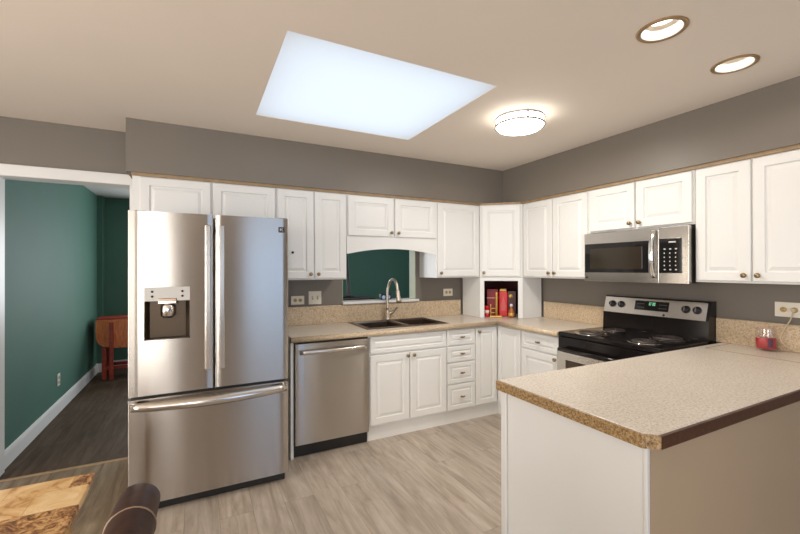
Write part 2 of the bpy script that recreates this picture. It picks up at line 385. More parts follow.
# doorway casing
bm = bmesh.new()
box(bm, DX0 - 0.07, DX0 + 0.004, 3.58, 3.74, 0, DH + 0.075, 0.004)
box(bm, DX1 - 0.004, DX1 + 0.022, 3.58, 3.74, 0, DH + 0.0, 0.004)
box(bm, DX0 - 0.6, DX1 + 0.02, 3.575, 3.74, DH - 0.005, DH + 0.075, 0.006)
struct('trim_1', bm, TRIMW)
bm = bmesh.new(); prism(bm, [(3.578, 0.0), (3.584, 0.006), (3.602, 0.006), (3.608, 0.0)], 'x', DX0, DX1); struct('trim_2', bm, STRIP)
# soffit over the wall cabinets (one L-shaped box) and the thin wood strip under it
bm = bmesh.new()
prism(bm, [(-0.438, 3.60), (-0.438, 3.247), (2.891, 3.247), (2.891, -0.2), (XR, -0.2), (XR, 3.60)], 'z', 2.094, HC)
struct('wall_soffit', bm, TAUPE)
bm = bmesh.new()
prism(bm, [(-0.41, 3.60), (-0.41, 3.262), (2.60, 3.262), (2.905, 3.004), (2.905, -0.2), (2.93, -0.2), (2.93, 3.0), (2.62, 3.29), (-0.39, 3.29), (-0.39, 3.60)], 'z', 2.072, 2.094)
struct('trim_4', bm, STRIP)
# pass-through sill, jambs
bm = bmesh.new()
box(bm, PX0 - 0.008, PX1 + 0.02, 3.555, 3.735, PZ0 - 0.022, PZ0 + 0.003, 0.005); struct('trim_5', bm, TRIMW)
bm = bmesh.new(); box(bm, PX1 - 0.008, PX1 + 0.002, 3.60, 3.722, PZ0 + 0.003, PZ1); box(bm, PX0, PX0 + 0.006, 3.602, 3.722, PZ0 + 0.003, PZ1)
struct('trim_6', bm, painted('pale_green_jamb', (0.42, 0.45, 0.27), 0.5))

# ------------------------------------------------------------------ cabinets
def knob(parent, x, z, y=-0.018, s=1.0):
    bm = bmesh.new(); mt = Matrix.Translation((x, y, z)) @ Matrix.Rotation(PI / 2, 4, 'X')
    lathe(bm, [(0, 0), (0.008 * s, 0), (0.0065 * s, 0.004), (0.005 * s, 0.010), (0.011 * s, 0.016), (0.015 * s, 0.020), (0.0145 * s, 0.025), (0.008 * s, 0.029), (0, 0.030)], 16, mt)
    return obj('knob', bm, BRONZE, parent)
def drawer_pull(parent, x, z, y=-0.018):
    bm = bmesh.new(); mt = Matrix.Translation((x, y, z)) @ Matrix.Rotation(PI / 2, 4, 'X')
    lathe(bm, [(0, 0), (0.007, 0), (0.005, 0.010), (0.009, 0.016), (0.009, 0.022), (0, 0.025)], 12, mt)
    tube(bm, [(x - 0.024, y - 0.016, z + 0.002), (x - 0.012, y - 0.021, z), (x + 0.012, y - 0.021, z), (x + 0.024, y - 0.016, z + 0.002)], 0.006, 8, 1)
    return obj('knob', bm, BRONZE, parent)
def door(parent, x0, x1, z0, z1, kx=None, kz=None, fw=0.055, name='door', y=0.0):
    d = obj(name, panel(x0, x1, z0, z1, y - 0.001, fw), WHITE, parent)
    if kx is not None: knob(d, kx, kz, y - 0.019)
    return d
def carcass(parent, w, dpt, h, m=None):
    obj('carcass', mk(box, 0, w, 0, dpt, 0, h, 0.002), m or WHITE, parent)

YF, XF = 3.275, 2.921           # carcass fronts of the wall cabinets (back wall, right wall)
UB, UT = 1.330, 2.072           # their bottom and top
def wall_cab(label, x0, x1, doors, z0=UB, back=True, dpt=None, z1=UT):
    """doors: (a0, a1, knob or None) measured along the wall, in world x (back) or world y (right wall)"""
    if back:
        t = thing('wall_cabinet', label, 'cabinet', (x0, YF, z0)); f = lambda a: a - x0; dpt = dpt or (3.598 - YF)
    else:
        t = thing('wall_cabinet', label, 'cabinet', (XF, x0, z0), -PI / 2); f = lambda a: x0 - a; dpt = dpt or (XR - 0.002 - XF)
    carcass(t, abs(x1 - x0), dpt, z1 - z0)
    for a0, a1, k in doors:
        u0, u1 = sorted((f(a0), f(a1)))
        h = z1 - z0
        kx = {None: None, 'l': u0 + 0.028, 'r': u1 - 0.028}[k]
        door(t, u0, u1, 0.012, h - 0.008, kx, 0.048, fw=0.055 if u1 - u0 > 0.25 else 0.05)
    return t
c1 = wall_cab('short white two-door cabinet above the refrigerator', -0.405, 0.555, [(-0.358, 0.085, None), (0.100, 0.548, None)], z0=1.62)
c2 = wall_cab('tall white two-door wall cabinet between refrigerator and pass-through', 0.556, 1.149, [(0.566, 0.857, 'r'), (0.866, 1.142, 'l')])
bm = bmesh.new(); cyl(bm, (0.128, -0.019, 0.225), (0.128, -0.03, 0.225), 0.010); obj('bumper', bm, BLACKM, c2)
c3 = wall_cab('short white two-door wall cabinet with arched valance over the sink', 1.150, 2.064, [(1.160, 1.598, 'r'), (1.614, 2.056, 'l')], z0=1.70)
# arched valance below it (part of the same unit)
bm = bmesh.new(); n = 24; poly = [(0.0, 0.0), (0.914, 0.0)]
for i in range(n + 1):
    s = 1 - i / n; x = 0.914 * s
    e = 0.0 if (x < 0.02 or x > 0.894) else math.sin(PI * (x - 0.02) / 0.874) ** 0.8
    poly.append((x, -0.148 + 0.050 * e))
prism(bm, poly, 'y', -0.012, 0.006); obj('valance', bm, WHITE, c3)
c4 = wall_cab('white single-door wall cabinet right of the pass-through, above an outlet', 2.065, 2.590, [(2.078, 2.578, 'l')])
# diagonal corner cabinet
A, B = Vector((2.597, 3.272)), Vector((2.921, 2.998)); ang = math.atan2(B.y - A.y, B.x - A.x); LD = (B - A).length
ct = thing('corner_wall_cabinet', 'white diagonal corner wall cabinet above the open cubby', 'cabinet', (A.x, A.y, UB), ang)
def tolocal(pts):
    r = Matrix.Rotation(-ang, 2); return [tuple(r @ (Vector(p) - A)) for p in pts]
bm = bmesh.new(); prism(bm, tolocal([(2.597, 3.272), (2.921, 2.998), (3.208, 2.998), (3.208, 3.598), (2.597, 3.598)]), 'z', 0, UT - UB); obj('carcass', bm, WHITE, ct)
door(ct, 0.022, LD - 0.022, 0.012, UT - UB - 0.008, 0.042, 0.048, fw=0.052)
# open cubby (appliance garage) under it
CZ = 0.9155
gt = thing('corner_cubby', 'white open corner cubby on the counter under the diagonal cabinet', 'cabinet', (A.x, A.y, CZ), ang)
GH = UB - CZ - 0.002
def wallp(p, q, th, z0, z1):
    p, q = Vector(p), Vector(q); d = (q - p).normalized(); nrm = Vector((-d.y, d.x)) * th
    return [tuple(p), tuple(q), tuple(q + nrm), tuple(p + nrm)]
loc = tolocal([(2.597, 3.272), (2.921, 2.998), (3.18, 2.998), (3.18, 3.57), (2.597, 3.57)])
bm = bmesh.new(); prism(bm, wallp(loc[4], loc[0], 0.018, 0, GH), 'z', 0, GH); obj('side_panel', bm, WHITE, gt)
bm = bmesh.new(); prism(bm, wallp(loc[1], loc[2], 0.018, 0, GH), 'z', 0, GH); obj('side_panel', bm, WHITE, gt)
bm = bmesh.new(); box(bm, 0.0, 0.045, -0.012, 0.008, 0, GH, 0.002); box(bm, LD - 0.045, LD, -0.012, 0.008, 0, GH, 0.002); box(bm, 0.045, LD - 0.045, -0.012, 0.008, GH - 0.034, GH, 0.002)
obj('face_frame', bm, WHITE, gt)
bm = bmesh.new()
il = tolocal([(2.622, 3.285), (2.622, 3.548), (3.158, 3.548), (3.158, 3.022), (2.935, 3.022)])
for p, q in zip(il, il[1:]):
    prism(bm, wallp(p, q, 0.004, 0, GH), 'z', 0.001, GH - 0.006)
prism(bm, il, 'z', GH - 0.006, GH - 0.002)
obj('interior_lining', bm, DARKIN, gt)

c5 = wall_cab('white two-door wall cabinet between corner cabinet and microwave', 2.985, 2.227, [(2.972, 2.612, 'r'), (2.602, 2.238, 'l')], back=False)
c6 = wall_cab('short white two-door wall cabinet directly above the microwave', 2.226, 1.439, [(2.214, 1.838, 'r'), (1.822, 1.450, 'l')], z0=1.712, back=False)
c7 = wall_cab('white two-door wall cabinet above the red candle', 1.437, 0.822, [(1.427, 1.138, 'r'), (1.128, 0.832, 'l')], back=False)
c8 = wall_cab('white wall cabinet nearest the camera on the right wall', 0.820, 0.22, [(0.810, 0.525, 'r'), (0.515, 0.23, 'l')], back=False)

# base cabinets
YL, XL, LT = 3.010, 2.602, 0.870
def base_cab(label, x0, x1, back=True, low=False):
    if back: t = thing('base_cabinet', label, 'cabinet', (x0, YL, 0)); dpt = 3.598 - YL
    else: t = thing('base_cabinet', label, 'cabinet', (XL, x0, 0), -PI / 2); dpt = XR - 0.002 - XL
    w = abs(x1 - x0)
    bm = bmesh.new(); box(bm, 0, w, 0, dpt, 0.115, 0.70 if low else LT, 0.002)
    if low: box(bm, 0, w, 0, 0.018, 0.70, LT, 0.001)
    obj('carcass', bm, WHITE, t)
    obj('toe_kick', mk(box, 0, w, 0.022, dpt, 0.0, 0.113), WHITE, t)
    return t
# white end panel beside the refrigerator
ep = obj('end_panel', mk(box, 0.612, 0.634, 2.99, 3.598, 0.001, LT, 0.002), WHITE); tag(ep, 'narrow white end panel between refrigerator and dishwasher', 'panel')
sb = base_cab('white two-door sink base cabinet right of the dishwasher', 1.243, 2.000, low=True)
obj('false_drawer_front', panel(0.008, 0.752, 0.722, 0.862, -0.001, 0.030), WHITE, sb)
door(sb, 0.008, 0.374, 0.135, 0.708, 0.350, 0.680); door(sb, 0.384, 0.752, 0.135, 0.708, 0.412, 0.680)
db = base_cab('white base cabinet of four stacked drawers', 2.001, 2.322, low=True)
for z0, z1 in ((0.722, 0.862), (0.570, 0.710), (0.372, 0.558), (0.135, 0.360)):
    d = obj('drawer_front', panel(0.008, 0.313, z0, z1, -0.001, 0.034), WHITE, db); drawer_pull(d, 0.16, (z0 + z1) / 2, -0.019)
cb = thing('base_cabinet', 'white corner base cabinet with a folding L-shaped door', 'cabinet', (2.323, YL, 0))
bm = bmesh.new(); prism(bm, [(0, 0), (XL - 2.323, 0), (XL - 2.323, 2.680 - YL), (3.20 - 2.323, 2.680 - YL), (3.20 - 2.323, 3.59 - YL), (0, 3.59 - YL)], 'z', 0.115, LT); obj('carcass', bm, WHITE, cb)
bm = bmesh.new(); prism(bm, [(0, 0.022), (XL + 0.022 - 2.323, 0.022), (XL + 0.022 - 2.323, 2.680 - YL), (3.20 - 2.323, 2.680 - YL), (3.20 - 2.323, 3.59 - YL), (0, 3.59 - YL)], 'z', 0, 0.113); obj('toe_kick', bm, WHITE, cb)
door(cb, 0.008, XL - 2.323 - 0.022, 0.135, 0.862, 0.034, 0.825, fw=0.045)
d2 = obj('door', panel(0.004, 0.300, 0.135, 0.862, 0, 0.045), WHITE, cb); d2.location = (XL - 2.323 - 0.001, -0.022, 0); d2.rotation_euler = (0, 0, -PI / 2)
rb = base_cab('white base cabinet with one drawer over a door, beside the stove', 2.679, 2.252, back=False)
d = obj('drawer_front', panel(0.010, 0.420, 0.722, 0.862, -0.001, 0.032), WHITE, rb); drawer_pull(d, 0.215, 0.792, -0.019)
door(rb, 0.010, 0.420, 0.135, 0.708, 0.392, 0.680)

# ------------------------------------------------------------------ worktops, backsplash
def nosing_profile(a, z1, th=0.040):
    return z1 - th
CT, CBOT = 0.914, 0.872
# sink cut-out numbers
KX0, KX1, KY0, KY1 = 1.250, 2.078, 3.050, 3.560
cn = thing('countertop', 'speckled beige L-shaped worktop with backsplash around the sink and corner', 'countertop', (0.61, 2.96, CBOT))
ox, oy, oz = 0.61, 2.96, CBOT
bm = bmesh.new()
def cb_(x0, x1, y0, y1): box(bm, x0 - ox, x1 - ox, y0 - oy, y1 - oy, 0, CT - oz)
cb_(0.61, KX0 + 0.02, 2.975, 3.598); cb_(KX1 - 0.02, 2.57, 2.975, 3.598); cb_(KX0 + 0.02, KX1 - 0.02, 2.975, KY0 + 0.02); cb_(KX0 + 0.02, KX1 - 0.02, KY1 - 0.02, 3.598)
prism(bm, [(2.57 - ox, 3.598 - oy), (2.57 - ox, 2.247 - oy), (3.208 - ox, 2.247 - oy), (3.208 - ox, 3.598 - oy)], 'z', 0, CT - oz)
obj('worktop', bm, LAM, cn); bm = bmesh.new()
# rounded nosings
for seg in range(1):
    tube(bm, [(0, 0.0155, 0.021), (2.556 - ox + 0.004, 0.0155, 0.021)], 0.0208, 16)
    tube(bm, [(2.5715 - ox, 0.012, 0.021), (2.5715 - ox, 2.247 - oy, 0.021)], 0.0208, 16)
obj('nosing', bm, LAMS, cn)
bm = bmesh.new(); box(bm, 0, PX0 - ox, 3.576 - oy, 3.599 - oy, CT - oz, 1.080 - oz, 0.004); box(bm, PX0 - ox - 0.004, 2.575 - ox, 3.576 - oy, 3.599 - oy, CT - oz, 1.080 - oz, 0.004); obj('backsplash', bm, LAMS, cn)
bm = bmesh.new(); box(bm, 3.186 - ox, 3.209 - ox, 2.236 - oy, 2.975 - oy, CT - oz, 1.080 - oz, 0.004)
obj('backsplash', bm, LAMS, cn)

pn = thing('peninsula_countertop', 'large speckled beige peninsula worktop with dark brown near edge', 'countertop', (1.21, 0.71, CBOT))
ox, oy, oz = 1.21, 0.71, CBOT
bm = bmesh.new()
prism(bm, [(0.012, 0.04), (0.045, 0.010), (2.0 - 0.002, 0.010), (2.0 - 0.002, 0.70), (0.012, 0.70)], 'z', 0.001, CT - oz, 0.003)
obj('worktop', bm, LAM, pn)
bm = bmesh.new(); prism(bm, [(0.0, 0.035), (0.012, 0.04), (0.012, 0.70), (0.0, 0.70)], 'z', 0.0, CT - oz - 0.001)
prism(bm, [(0.0, 0.035), (0.040, 0.0), (0.045, 0.010), (0.012, 0.04)], 'z', 0.0, CT - oz - 0.001); obj('end_edge', bm, LAME, pn)
bm = bmesh.new(); prism(bm, [(0.040, 0.0), (2.0 - 0.002, 0.0), (2.0 - 0.002, 0.010), (0.045, 0.010)], 'z', 0.0, CT - oz - 0.002); o = obj('near_edge', bm, EDGEB, pn); o['label'] = 'dark brown edge'
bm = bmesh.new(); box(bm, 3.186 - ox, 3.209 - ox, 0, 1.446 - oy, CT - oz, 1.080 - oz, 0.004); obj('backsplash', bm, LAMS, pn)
bm = bmesh.new(); box(bm, 2.868 - ox, 2.872 - ox, 0.02, 1.36 - oy, CT - oz - 0.001, CT - oz + 0.0012); box(bm, 2.870 - ox, 3.186 - ox, 1.358 - oy, 1.362 - oy, CT - oz - 0.001, CT - oz + 0.0012); obj('seam', bm, STRIP, pn)  # brown line painted where the wall cabinets' shadow ends on the worktop

# peninsula body
pb = thing('peninsula_cabinet', 'white-ended peninsula cabinet with a tan panelled back', 'cabinet', (1.24, 0.745, 0))
obj('carcass', mk(box, 0.012, 1.96, 0.012, 0.640, 0.002, 0.870), WHITE, pb)
bm = bmesh.new(); box(bm, 0, 0.012, 0.014, 0.622, 0.002, 0.868, 0.0015); obj('end_panel', bm, WHITE, pb)
bm = bmesh.new(); box(bm, -0.007, 0.012, 0.626, 0.660, 0.002, 0.868, 0.003); obj('corner_stile', bm, WHITE, pb)
bm = bmesh.new(); box(bm, -0.003, 0.012, 0.0, 0.013, 0.002, 0.868, 0.002); obj('corner_stile', bm, WHITE, pb)
bm = bmesh.new(); box(bm, 0.013, 1.962, 0.0, 0.011, 0.002, 0.868); o = obj('back_panel', bm, TAN, pb); o['label'] = 'tan painted back panel'

# ------------------------------------------------------------------ refrigerator
FY = 2.700
fr = thing('refrigerator', 'stainless steel french-door refrigerator with bottom freezer and dispenser', 'refrigerator', (-0.355, FY, 0))
obj('cabinet_body', mk(box, 0.004, 0.888, 0.075, 0.86, 0.03, 1.745, 0.006), mat('grey_enamel', (0.20, 0.19, 0.18), 0.4), fr)
obj('toe_grille', mk(box, 0.008, 0.878, 0.045, 0.09, 0.004, 0.060, 0.003), BLACKM, fr)
# left door with dispenser recess: built of pieces around the hole
bm = bmesh.new(); dx0, dx1, dz0, dz1 = 0.078, 0.312, 1.010, 1.318
def doorshape(bm, x0, x1, z0, z1, hole=None, bow=0.010):
    """slightly bowed door slab with rounded front edges; optional rectangular hole in the front"""
    xs = [x0, x0 + 0.0012, x0 + 0.003, x0 + 0.006]; n = 10
    if hole: xs += [hole[0], hole[1]]
    xs += [x0 + 0.010 + (x1 - x0 - 0.020) * i / n for i in range(1, n)] + [x1 - 0.006, x1 - 0.003, x1 - 0.0012, x1]
    xs = sorted(set(round(x, 5) for x in xs)); zs = [z0, z1] if not hole else [z0, hole[2], hole[3], z1]
    xc, hw = (x0 + x1) / 2, (x1 - x0) / 2
    def yv(x):
        e = min(x - x0, x1 - x); r = 0.006
        c = (r - math.sqrt(max(0, r * r - (r - min(e, r)) ** 2)))
        return c
    t = bmesh.new(); g = {}
    for i, x in enumerate(xs):
        for j, z in enumerate(zs): g[i, j] = t.verts.new((x, yv(x), z))
    for i in range(len(xs) - 1):
        for j in range(len(zs) - 1):
            if hole and hole[0] <= (xs[i] + xs[i + 1]) / 2 <= hole[1] and hole[2] <= (zs[j] + zs[j + 1]) / 2 <= hole[3]: continue
            f = t.faces.new((g[i, j], g[i + 1, j], g[i + 1, j + 1], g[i, j + 1])); f.smooth = True
    yb = 0.070
    g = {k_: t.verts.new(v_.co) for k_, v_ in g.items() if k_[0] in (0, len(xs) - 1) or k_[1] in (0, len(zs) - 1)}
    b = {k: t.verts.new((x, yb, z)) for k, (x, z) in enumerate(((x0, z0), (x1, z0), (x1, z1), (x0, z1)))}
    t.faces.new([g[i, 0] for i in range(len(xs))] + [b[1], b[0]])
    t.faces.new([g[i, len(zs) - 1] for i in range(len(xs))][::-1] + [b[3], b[2]])
    t.faces.new([g[0, j] for j in range(len(zs))] + [b[3], b[0]]); t.faces.new([g[len(xs) - 1, j] for j in range(len(zs))][::-1] + [b[1], b[2]])
    t.faces.new((b[0], b[1], b[2], b[3]))
    bmesh.ops.recalc_face_normals(t, faces=t.faces[:]); merge(bm, t)
doorshape(bm, 0.0, 0.439, 0.692, 1.758, (dx0, dx1, dz0, dz1)); ld = obj('door', bm, STEEL, fr)
bm = bmesh.new(); doorshape(bm, 0.449, 0.894, 0.692, 1.758); rd = obj('door', bm, STEEL, fr)
bm = bmesh.new(); doorshape(bm, 0.0, 0.894, 0.066, 0.674); fd = obj('freezer_drawer', bm, STEEL, fr)
# dispenser
bm = bmesh.new()
prism(bm, [(dx0, 0.003), (dx0 + 0.02, 0.060), (dx1 - 0.02, 0.060), (dx1, 0.003), (dx1 - 0.004, 0.003), (dx1 - 0.024, 0.056), (dx0 + 0.024, 0.056), (dx0 + 0.004, 0.003)], 'z', dz0, 1.236)
box(bm, dx0, dx1, 0.003, 0.06, dz0, dz0 + 0.006); obj('dispenser_recess', bm, mat('dark_steel', (0.085, 0.062, 0.042), 0.38, 0.8), ld)
obj('dispenser_panel', mk(box, dx0, dx1, -0.003, 0.06, 1.236, dz1, 0.002), mat('silver_plastic', (0.58, 0.56, 0.52), 0.4), ld)
for bx_ in (dx0 + 0.040, dx1 - 0.040):
    for bz in (1.264, 1.292):
        bm = bmesh.new(); cyl(bm, (bx_, -0.003, bz), (bx_, -0.0055, bz), 0.0065); obj('button', bm, BLACKM, ld)
bm = bmesh.new(); xc = (dx0 + dx1) / 2
box(bm, xc - 0.048, xc + 0.048, -0.006, 0.05, 1.216, 1.252, 0.004); obj('dispenser_spout', bm, mat('spout_bronze', (0.32, 0.22, 0.16), 0.3, 1.0), ld)
bm = bmesh.new(); box(bm, xc - 0.046, xc + 0.046, -0.010, -0.004, 1.222, 1.234, 0.002); obj('dispenser_spout_trim', bm, CHROME, ld)
bm = bmesh.new(); lathe(bm, [(0, 1.145), (0.032, 1.145), (0.038, 1.150), (0.038, 1.205), (0.030, 1.216), (0, 1.216)], 20, Matrix.Translation((xc, 0.022, 0))); obj('dispenser_nozzle', bm, CHROME, ld)
bm = bmesh.new(); lathe(bm, [(0, 1.136), (0.026, 1.136), (0.030, 1.145), (0, 1.145)], 20, Matrix.Translation((xc, 0.022, 0))); obj('dispenser_outlet', bm, BLACKM, ld)
# handles
for par, hx in ((ld, 0.410), (rd, 0.486)):
    bm = bmesh.new(); box(bm, hx - 0.017, hx + 0.017, -0.055, -0.037, 0.815, 1.690, 0.006)
    box(bm, hx - 0.011, hx + 0.011, -0.040, 0.002, 0.83, 0.87, 0.003); box(bm, hx - 0.011, hx + 0.011, -0.040, 0.002, 1.635, 1.675, 0.003)
    obj('handle', bm, STEELP, par)
bm = bmesh.new(); n = 20; t = bmesh.new(); rows = []
for i in range(n + 1):
    s = i / n; x = 0.012 + 0.868 * s; b = -0.018 - 0.050 * math.sin(PI * s) ** 0.7
    z1 = 0.655; z0 = 0.610 - 0.010 * math.sin(PI * s)
    sg = math.sin(PI * s)
    rows.append([t.verts.new(p) for p in ((x, b + 0.024, 0.668), (x, b + 0.003, 0.640), (x, b, 0.622 - 0.008 * sg), (x, b + 0.010, 0.612 - 0.010 * sg), (x, b + 0.024, 0.618 - 0.008 * sg), (x, b + 0.032, 0.660))])
for a, b in zip(rows, rows[1:]):
    for k in range(6):
        f = t.faces.new((a[k], a[(k + 1) % 6], b[(k + 1) % 6], b[k])); f.smooth = True
t.faces.new(rows[0][::-1]); t.faces.new(rows[-1]); bmesh.ops.recalc_face_normals(t, faces=t.faces[:]); merge(bm, t)
box(bm, 0.014, 0.035, -0.02, 0.003, 0.618, 0.650, 0.003); box(bm, 0.851, 0.872, -0.02, 0.003, 0.618, 0.650, 0.003)
obj('freezer_handle', bm, STEELP, fd)
# little dark badge with a pale mark
bd = obj('badge', mk(box, 0.830, 0.870, -0.0025, 0.002, 1.664, 1.700, 0.001), BLACKM, rd)
bm = bmesh.new()
prism(bm, [(0.839, 1.673), (0.843, 1.673), (0.843, 1.692), (0.839, 1.692)], 'y', -0.0035, -0.002)
prism(bm, [(0.844, 1.683), (0.855, 1.692), (0.860, 1.692), (0.848, 1.682), (0.861, 1.673), (0.855, 1.673)], 'y', -0.0035, -0.002)
obj('badge_mark', bm, GLYPH, bd)
# hinge caps
for hx in (0.03, 0.83): obj('hinge_cover', mk(box, hx, hx + 0.06, 0.01, 0.14, 1.746, 1.762, 0.004), BLACKM, fr)

# ------------------------------------------------------------------ dishwasher
dw = thing('dishwasher', 'stainless steel dishwasher under the worktop beside the sink cabinet', 'dishwasher', (0.638, 2.972, 0))
obj('body', mk(box, 0.003, 0.597, 0.075, 0.60, 0.02, 0.862), BLACKM, dw)
bm = bmesh.new(); doorshape(bm, 0.004, 0.596, 0.105, 0.858); dd = obj('door', bm, STEEL, dw)
obj('toe_kick', mk(box, 0.003, 0.597, 0.050, 0.074, 0.004, 0.100), BLACKM, dw)
bm = bmesh.new()
n = 16; t = bmesh.new(); rows = []
for i in range(n + 1):
    s = i / n; x = 0.035 + 0.535 * s; b = -0.020 - 0.022 * math.sin(PI * s) ** 0.6
    rows.append([t.verts.new(p) for p in ((x, b + 0.010, 0.812), (x, b, 0.806), (x, b, 0.785), (x, b + 0.010, 0.779))])
for a, b in zip(rows, rows[1:]):
    for k in range(4):
        f = t.faces.new((a[k], a[(k + 1) % 4], b[(k + 1) % 4], b[k])); f.smooth = True
t.faces.new(rows[0][::-1]); t.faces.new(rows[-1]); bmesh.ops.recalc_face_normals(t, faces=t.faces[:]); merge(bm, t)
box(bm, 0.037, 0.055, -0.02, 0.003, 0.783, 0.808, 0.002); box(bm, 0.550, 0.568, -0.02, 0.003, 0.783, 0.808, 0.002)
obj('handle', bm, STEELP, dd)

# ------------------------------------------------------------------ sink and faucet
COMP = painted('dark_brown_composite', (0.040, 0.026, 0.019), 0.30, 0.2, 40)
sk = thing('sink', 'dark brown double-bowl drop-in sink in the worktop', 'sink', (KX0, KY0, CT))
sw, sd = KX1 - KX0, KY1 - KY0; bm = bmesh.new()
bowls = [(0.035, 0.385, 0.035, sd - 0.085), (0.425, sw - 0.035, 0.035, sd - 0.085)]
xs = [0, 0.035, 0.385, 0.425, sw - 0.035, sw]; ys = [0, 0.035, sd - 0.085, sd]
def zt(x, y): return 0.0015 if (x in (0, sw) or y in (0, sd)) else 0.010
t = bmesh.new(); g = {(i, j): t.verts.new((x, y, zt(x, y))) for i, x in enumerate(xs) for j, y in enumerate(ys)}
for i in range(5):
    for j in range(3):
        if j == 1 and i in (1, 3): continue
        t.faces.new((g[i, j], g[i + 1, j], g[i + 1, j + 1], g[i, j + 1]))
bmesh.ops.recalc_face_normals(t, faces=t.faces[:]); merge(bm, t)
rim = obj('rim', bm, mat('brown_rim', (0.10, 0.060, 0.038), 0.25), sk)
for bx0, bx1, by0, by1 in bowls:
    bm = bmesh.new(); t = bmesh.new()
    def ring(i, z): return [t.verts.new(p) for p in ((bx0 + i, by0 + i, z), (bx1 - i, by0 + i, z), (bx1 - i, by1 - i, z), (bx0 + i, by1 - i, z))]
    R = [ring(0, 0.010), ring(0.006, -0.004), ring(0.014, -0.17), ring(0.04, -0.19)]
    for a, b in zip(R, R[1:]):
        for k in range(4): t.faces.new((a[k], a[(k + 1) % 4], b[(k + 1) % 4], b[k]))
    t.faces.new(R[-1]); bmesh.ops.recalc_face_normals(t, faces=t.faces[:])
    bmesh.ops.reverse_faces(t, faces=t.faces[:])
    for v in t.verts: pass
    merge(bm, t); bw = obj('bowl', bm, COMP, sk)
    bm = bmesh.new(); lathe(bm, [(0, -0.186), (0.035, -0.186), (0.042, -0.189), (0.03, -0.1895)], 20, Matrix.Translation(((bx0 + bx1) / 2, (by0 + by1) / 2, 0))); obj('drain', bm, STEELP, bw)
FX, FYY = 1.655, 3.515
fa = thing('faucet', 'brushed nickel gooseneck pull-down faucet behind the sink', 'faucet', (FX, FYY, CT + 0.010))
bm = bmesh.new(); lathe(bm, [(0, 0), (0.030, 0), (0.030, 0.006), (0.022, 0.012), (0.020, 0.085), (0.017, 0.095), (0, 0.095)], 20); obj('base', bm, NICKEL, fa)
pts = [(0, 0, 0.09), (0, 0, 0.20), (0, 0, 0.30)] + [(0.012 + 0.012 * (1 - math.cos(a)) * 0.5, -0.085 + 0.085 * math.cos(a), 0.30 + 0.095 * math.sin(a)) for a in [PI * i / 12 for i in range(1, 12)]] + [(0.026, -0.172, 0.285)]
bm = bmesh.new(); tube(bm, pts, 0.013, 12, 1); obj('spout', bm, NICKEL, fa)
bm = bmesh.new(); p0, p1 = Vector((0.026, -0.172, 0.295)), Vector((0.034, -0.184, 0.175))
q = (p1 - p0).to_track_quat('Z', 'Y').to_matrix().to_4x4()
lathe(bm, [(0, 0), (0.014, 0), (0.018, 0.012), (0.018, 0.050), (0.025, 0.090), (0.025, 0.118), (0, 0.118)], 16, Matrix.Translation(p0) @ q); hd = obj('spray_head', bm, NICKEL, fa)
bm = bmesh.new(); lathe(bm, [(0, 0.1185), (0.017, 0.1185), (0.017, 0.122), (0, 0.122)], 16, Matrix.Translation(p0) @ q); obj('spray_face', bm, BLACKM, hd)
bm = bmesh.new(); cyl(bm, (0.015, 0, 0.060), (0.050, 0, 0.060), 0.013); tube(bm, [(0.046, 0, 0.062), (0.062, -0.01, 0.075), (0.080, -0.03, 0.105), (0.092, -0.045, 0.125)], 0.0085, 8, 1); obj('lever', bm, NICKEL, fa)

# ------------------------------------------------------------------ stove
SYL, SYR = 2.236, 1.448; SW = SYL - SYR
st = thing('stove', 'black and stainless electric coil stove between worktops', 'stove', (2.560, SYL, 0), -PI / 2)
obj('body', mk(box, 0.003, SW - 0.003, 0.045, 0.60, 0.02, 0.885), BLACKM, st)
bm = bmesh.new(); box(bm, 0.0, SW, -0.010, 0.565, 0.886, 0.922, 0.010, 3); ck = obj('cooktop', bm, BLACK, st)
bm = bmesh.new(); box(bm, 0.0, SW, -0.006, 0.045, 0.780, 0.884, 0.006); obj('control_strip', bm, BLACK, st)
bm = bmesh.new(); box(bm, 0.004, SW - 0.004, -0.030, 0.044, 0.190, 0.776, 0.006); od = obj('oven_door', bm, STEELP, st)
obj('oven_window', mk(box, 0.09, SW - 0.09, -0.033, -0.02, 0.42, 0.715, 0.004), mat('bronze_glass', (0.055, 0.032, 0.014), 0.08), od)
bm = bmesh.new(); tube(bm, [(0.05, -0.058, 0.795), (SW - 0.05, -0.058, 0.795)], 0.016, 12)
for hx in (0.07, SW - 0.07): cyl(bm, (hx, -0.05, 0.795), (hx, -0.005, 0.795), 0.012)
obj('door_handle', bm, BLACK, st)
bm = bmesh.new(); box(bm, 0.004, SW - 0.004, -0.026, 0.044, 0.03, 0.184, 0.006); obj('storage_drawer', bm, STEELP, st)
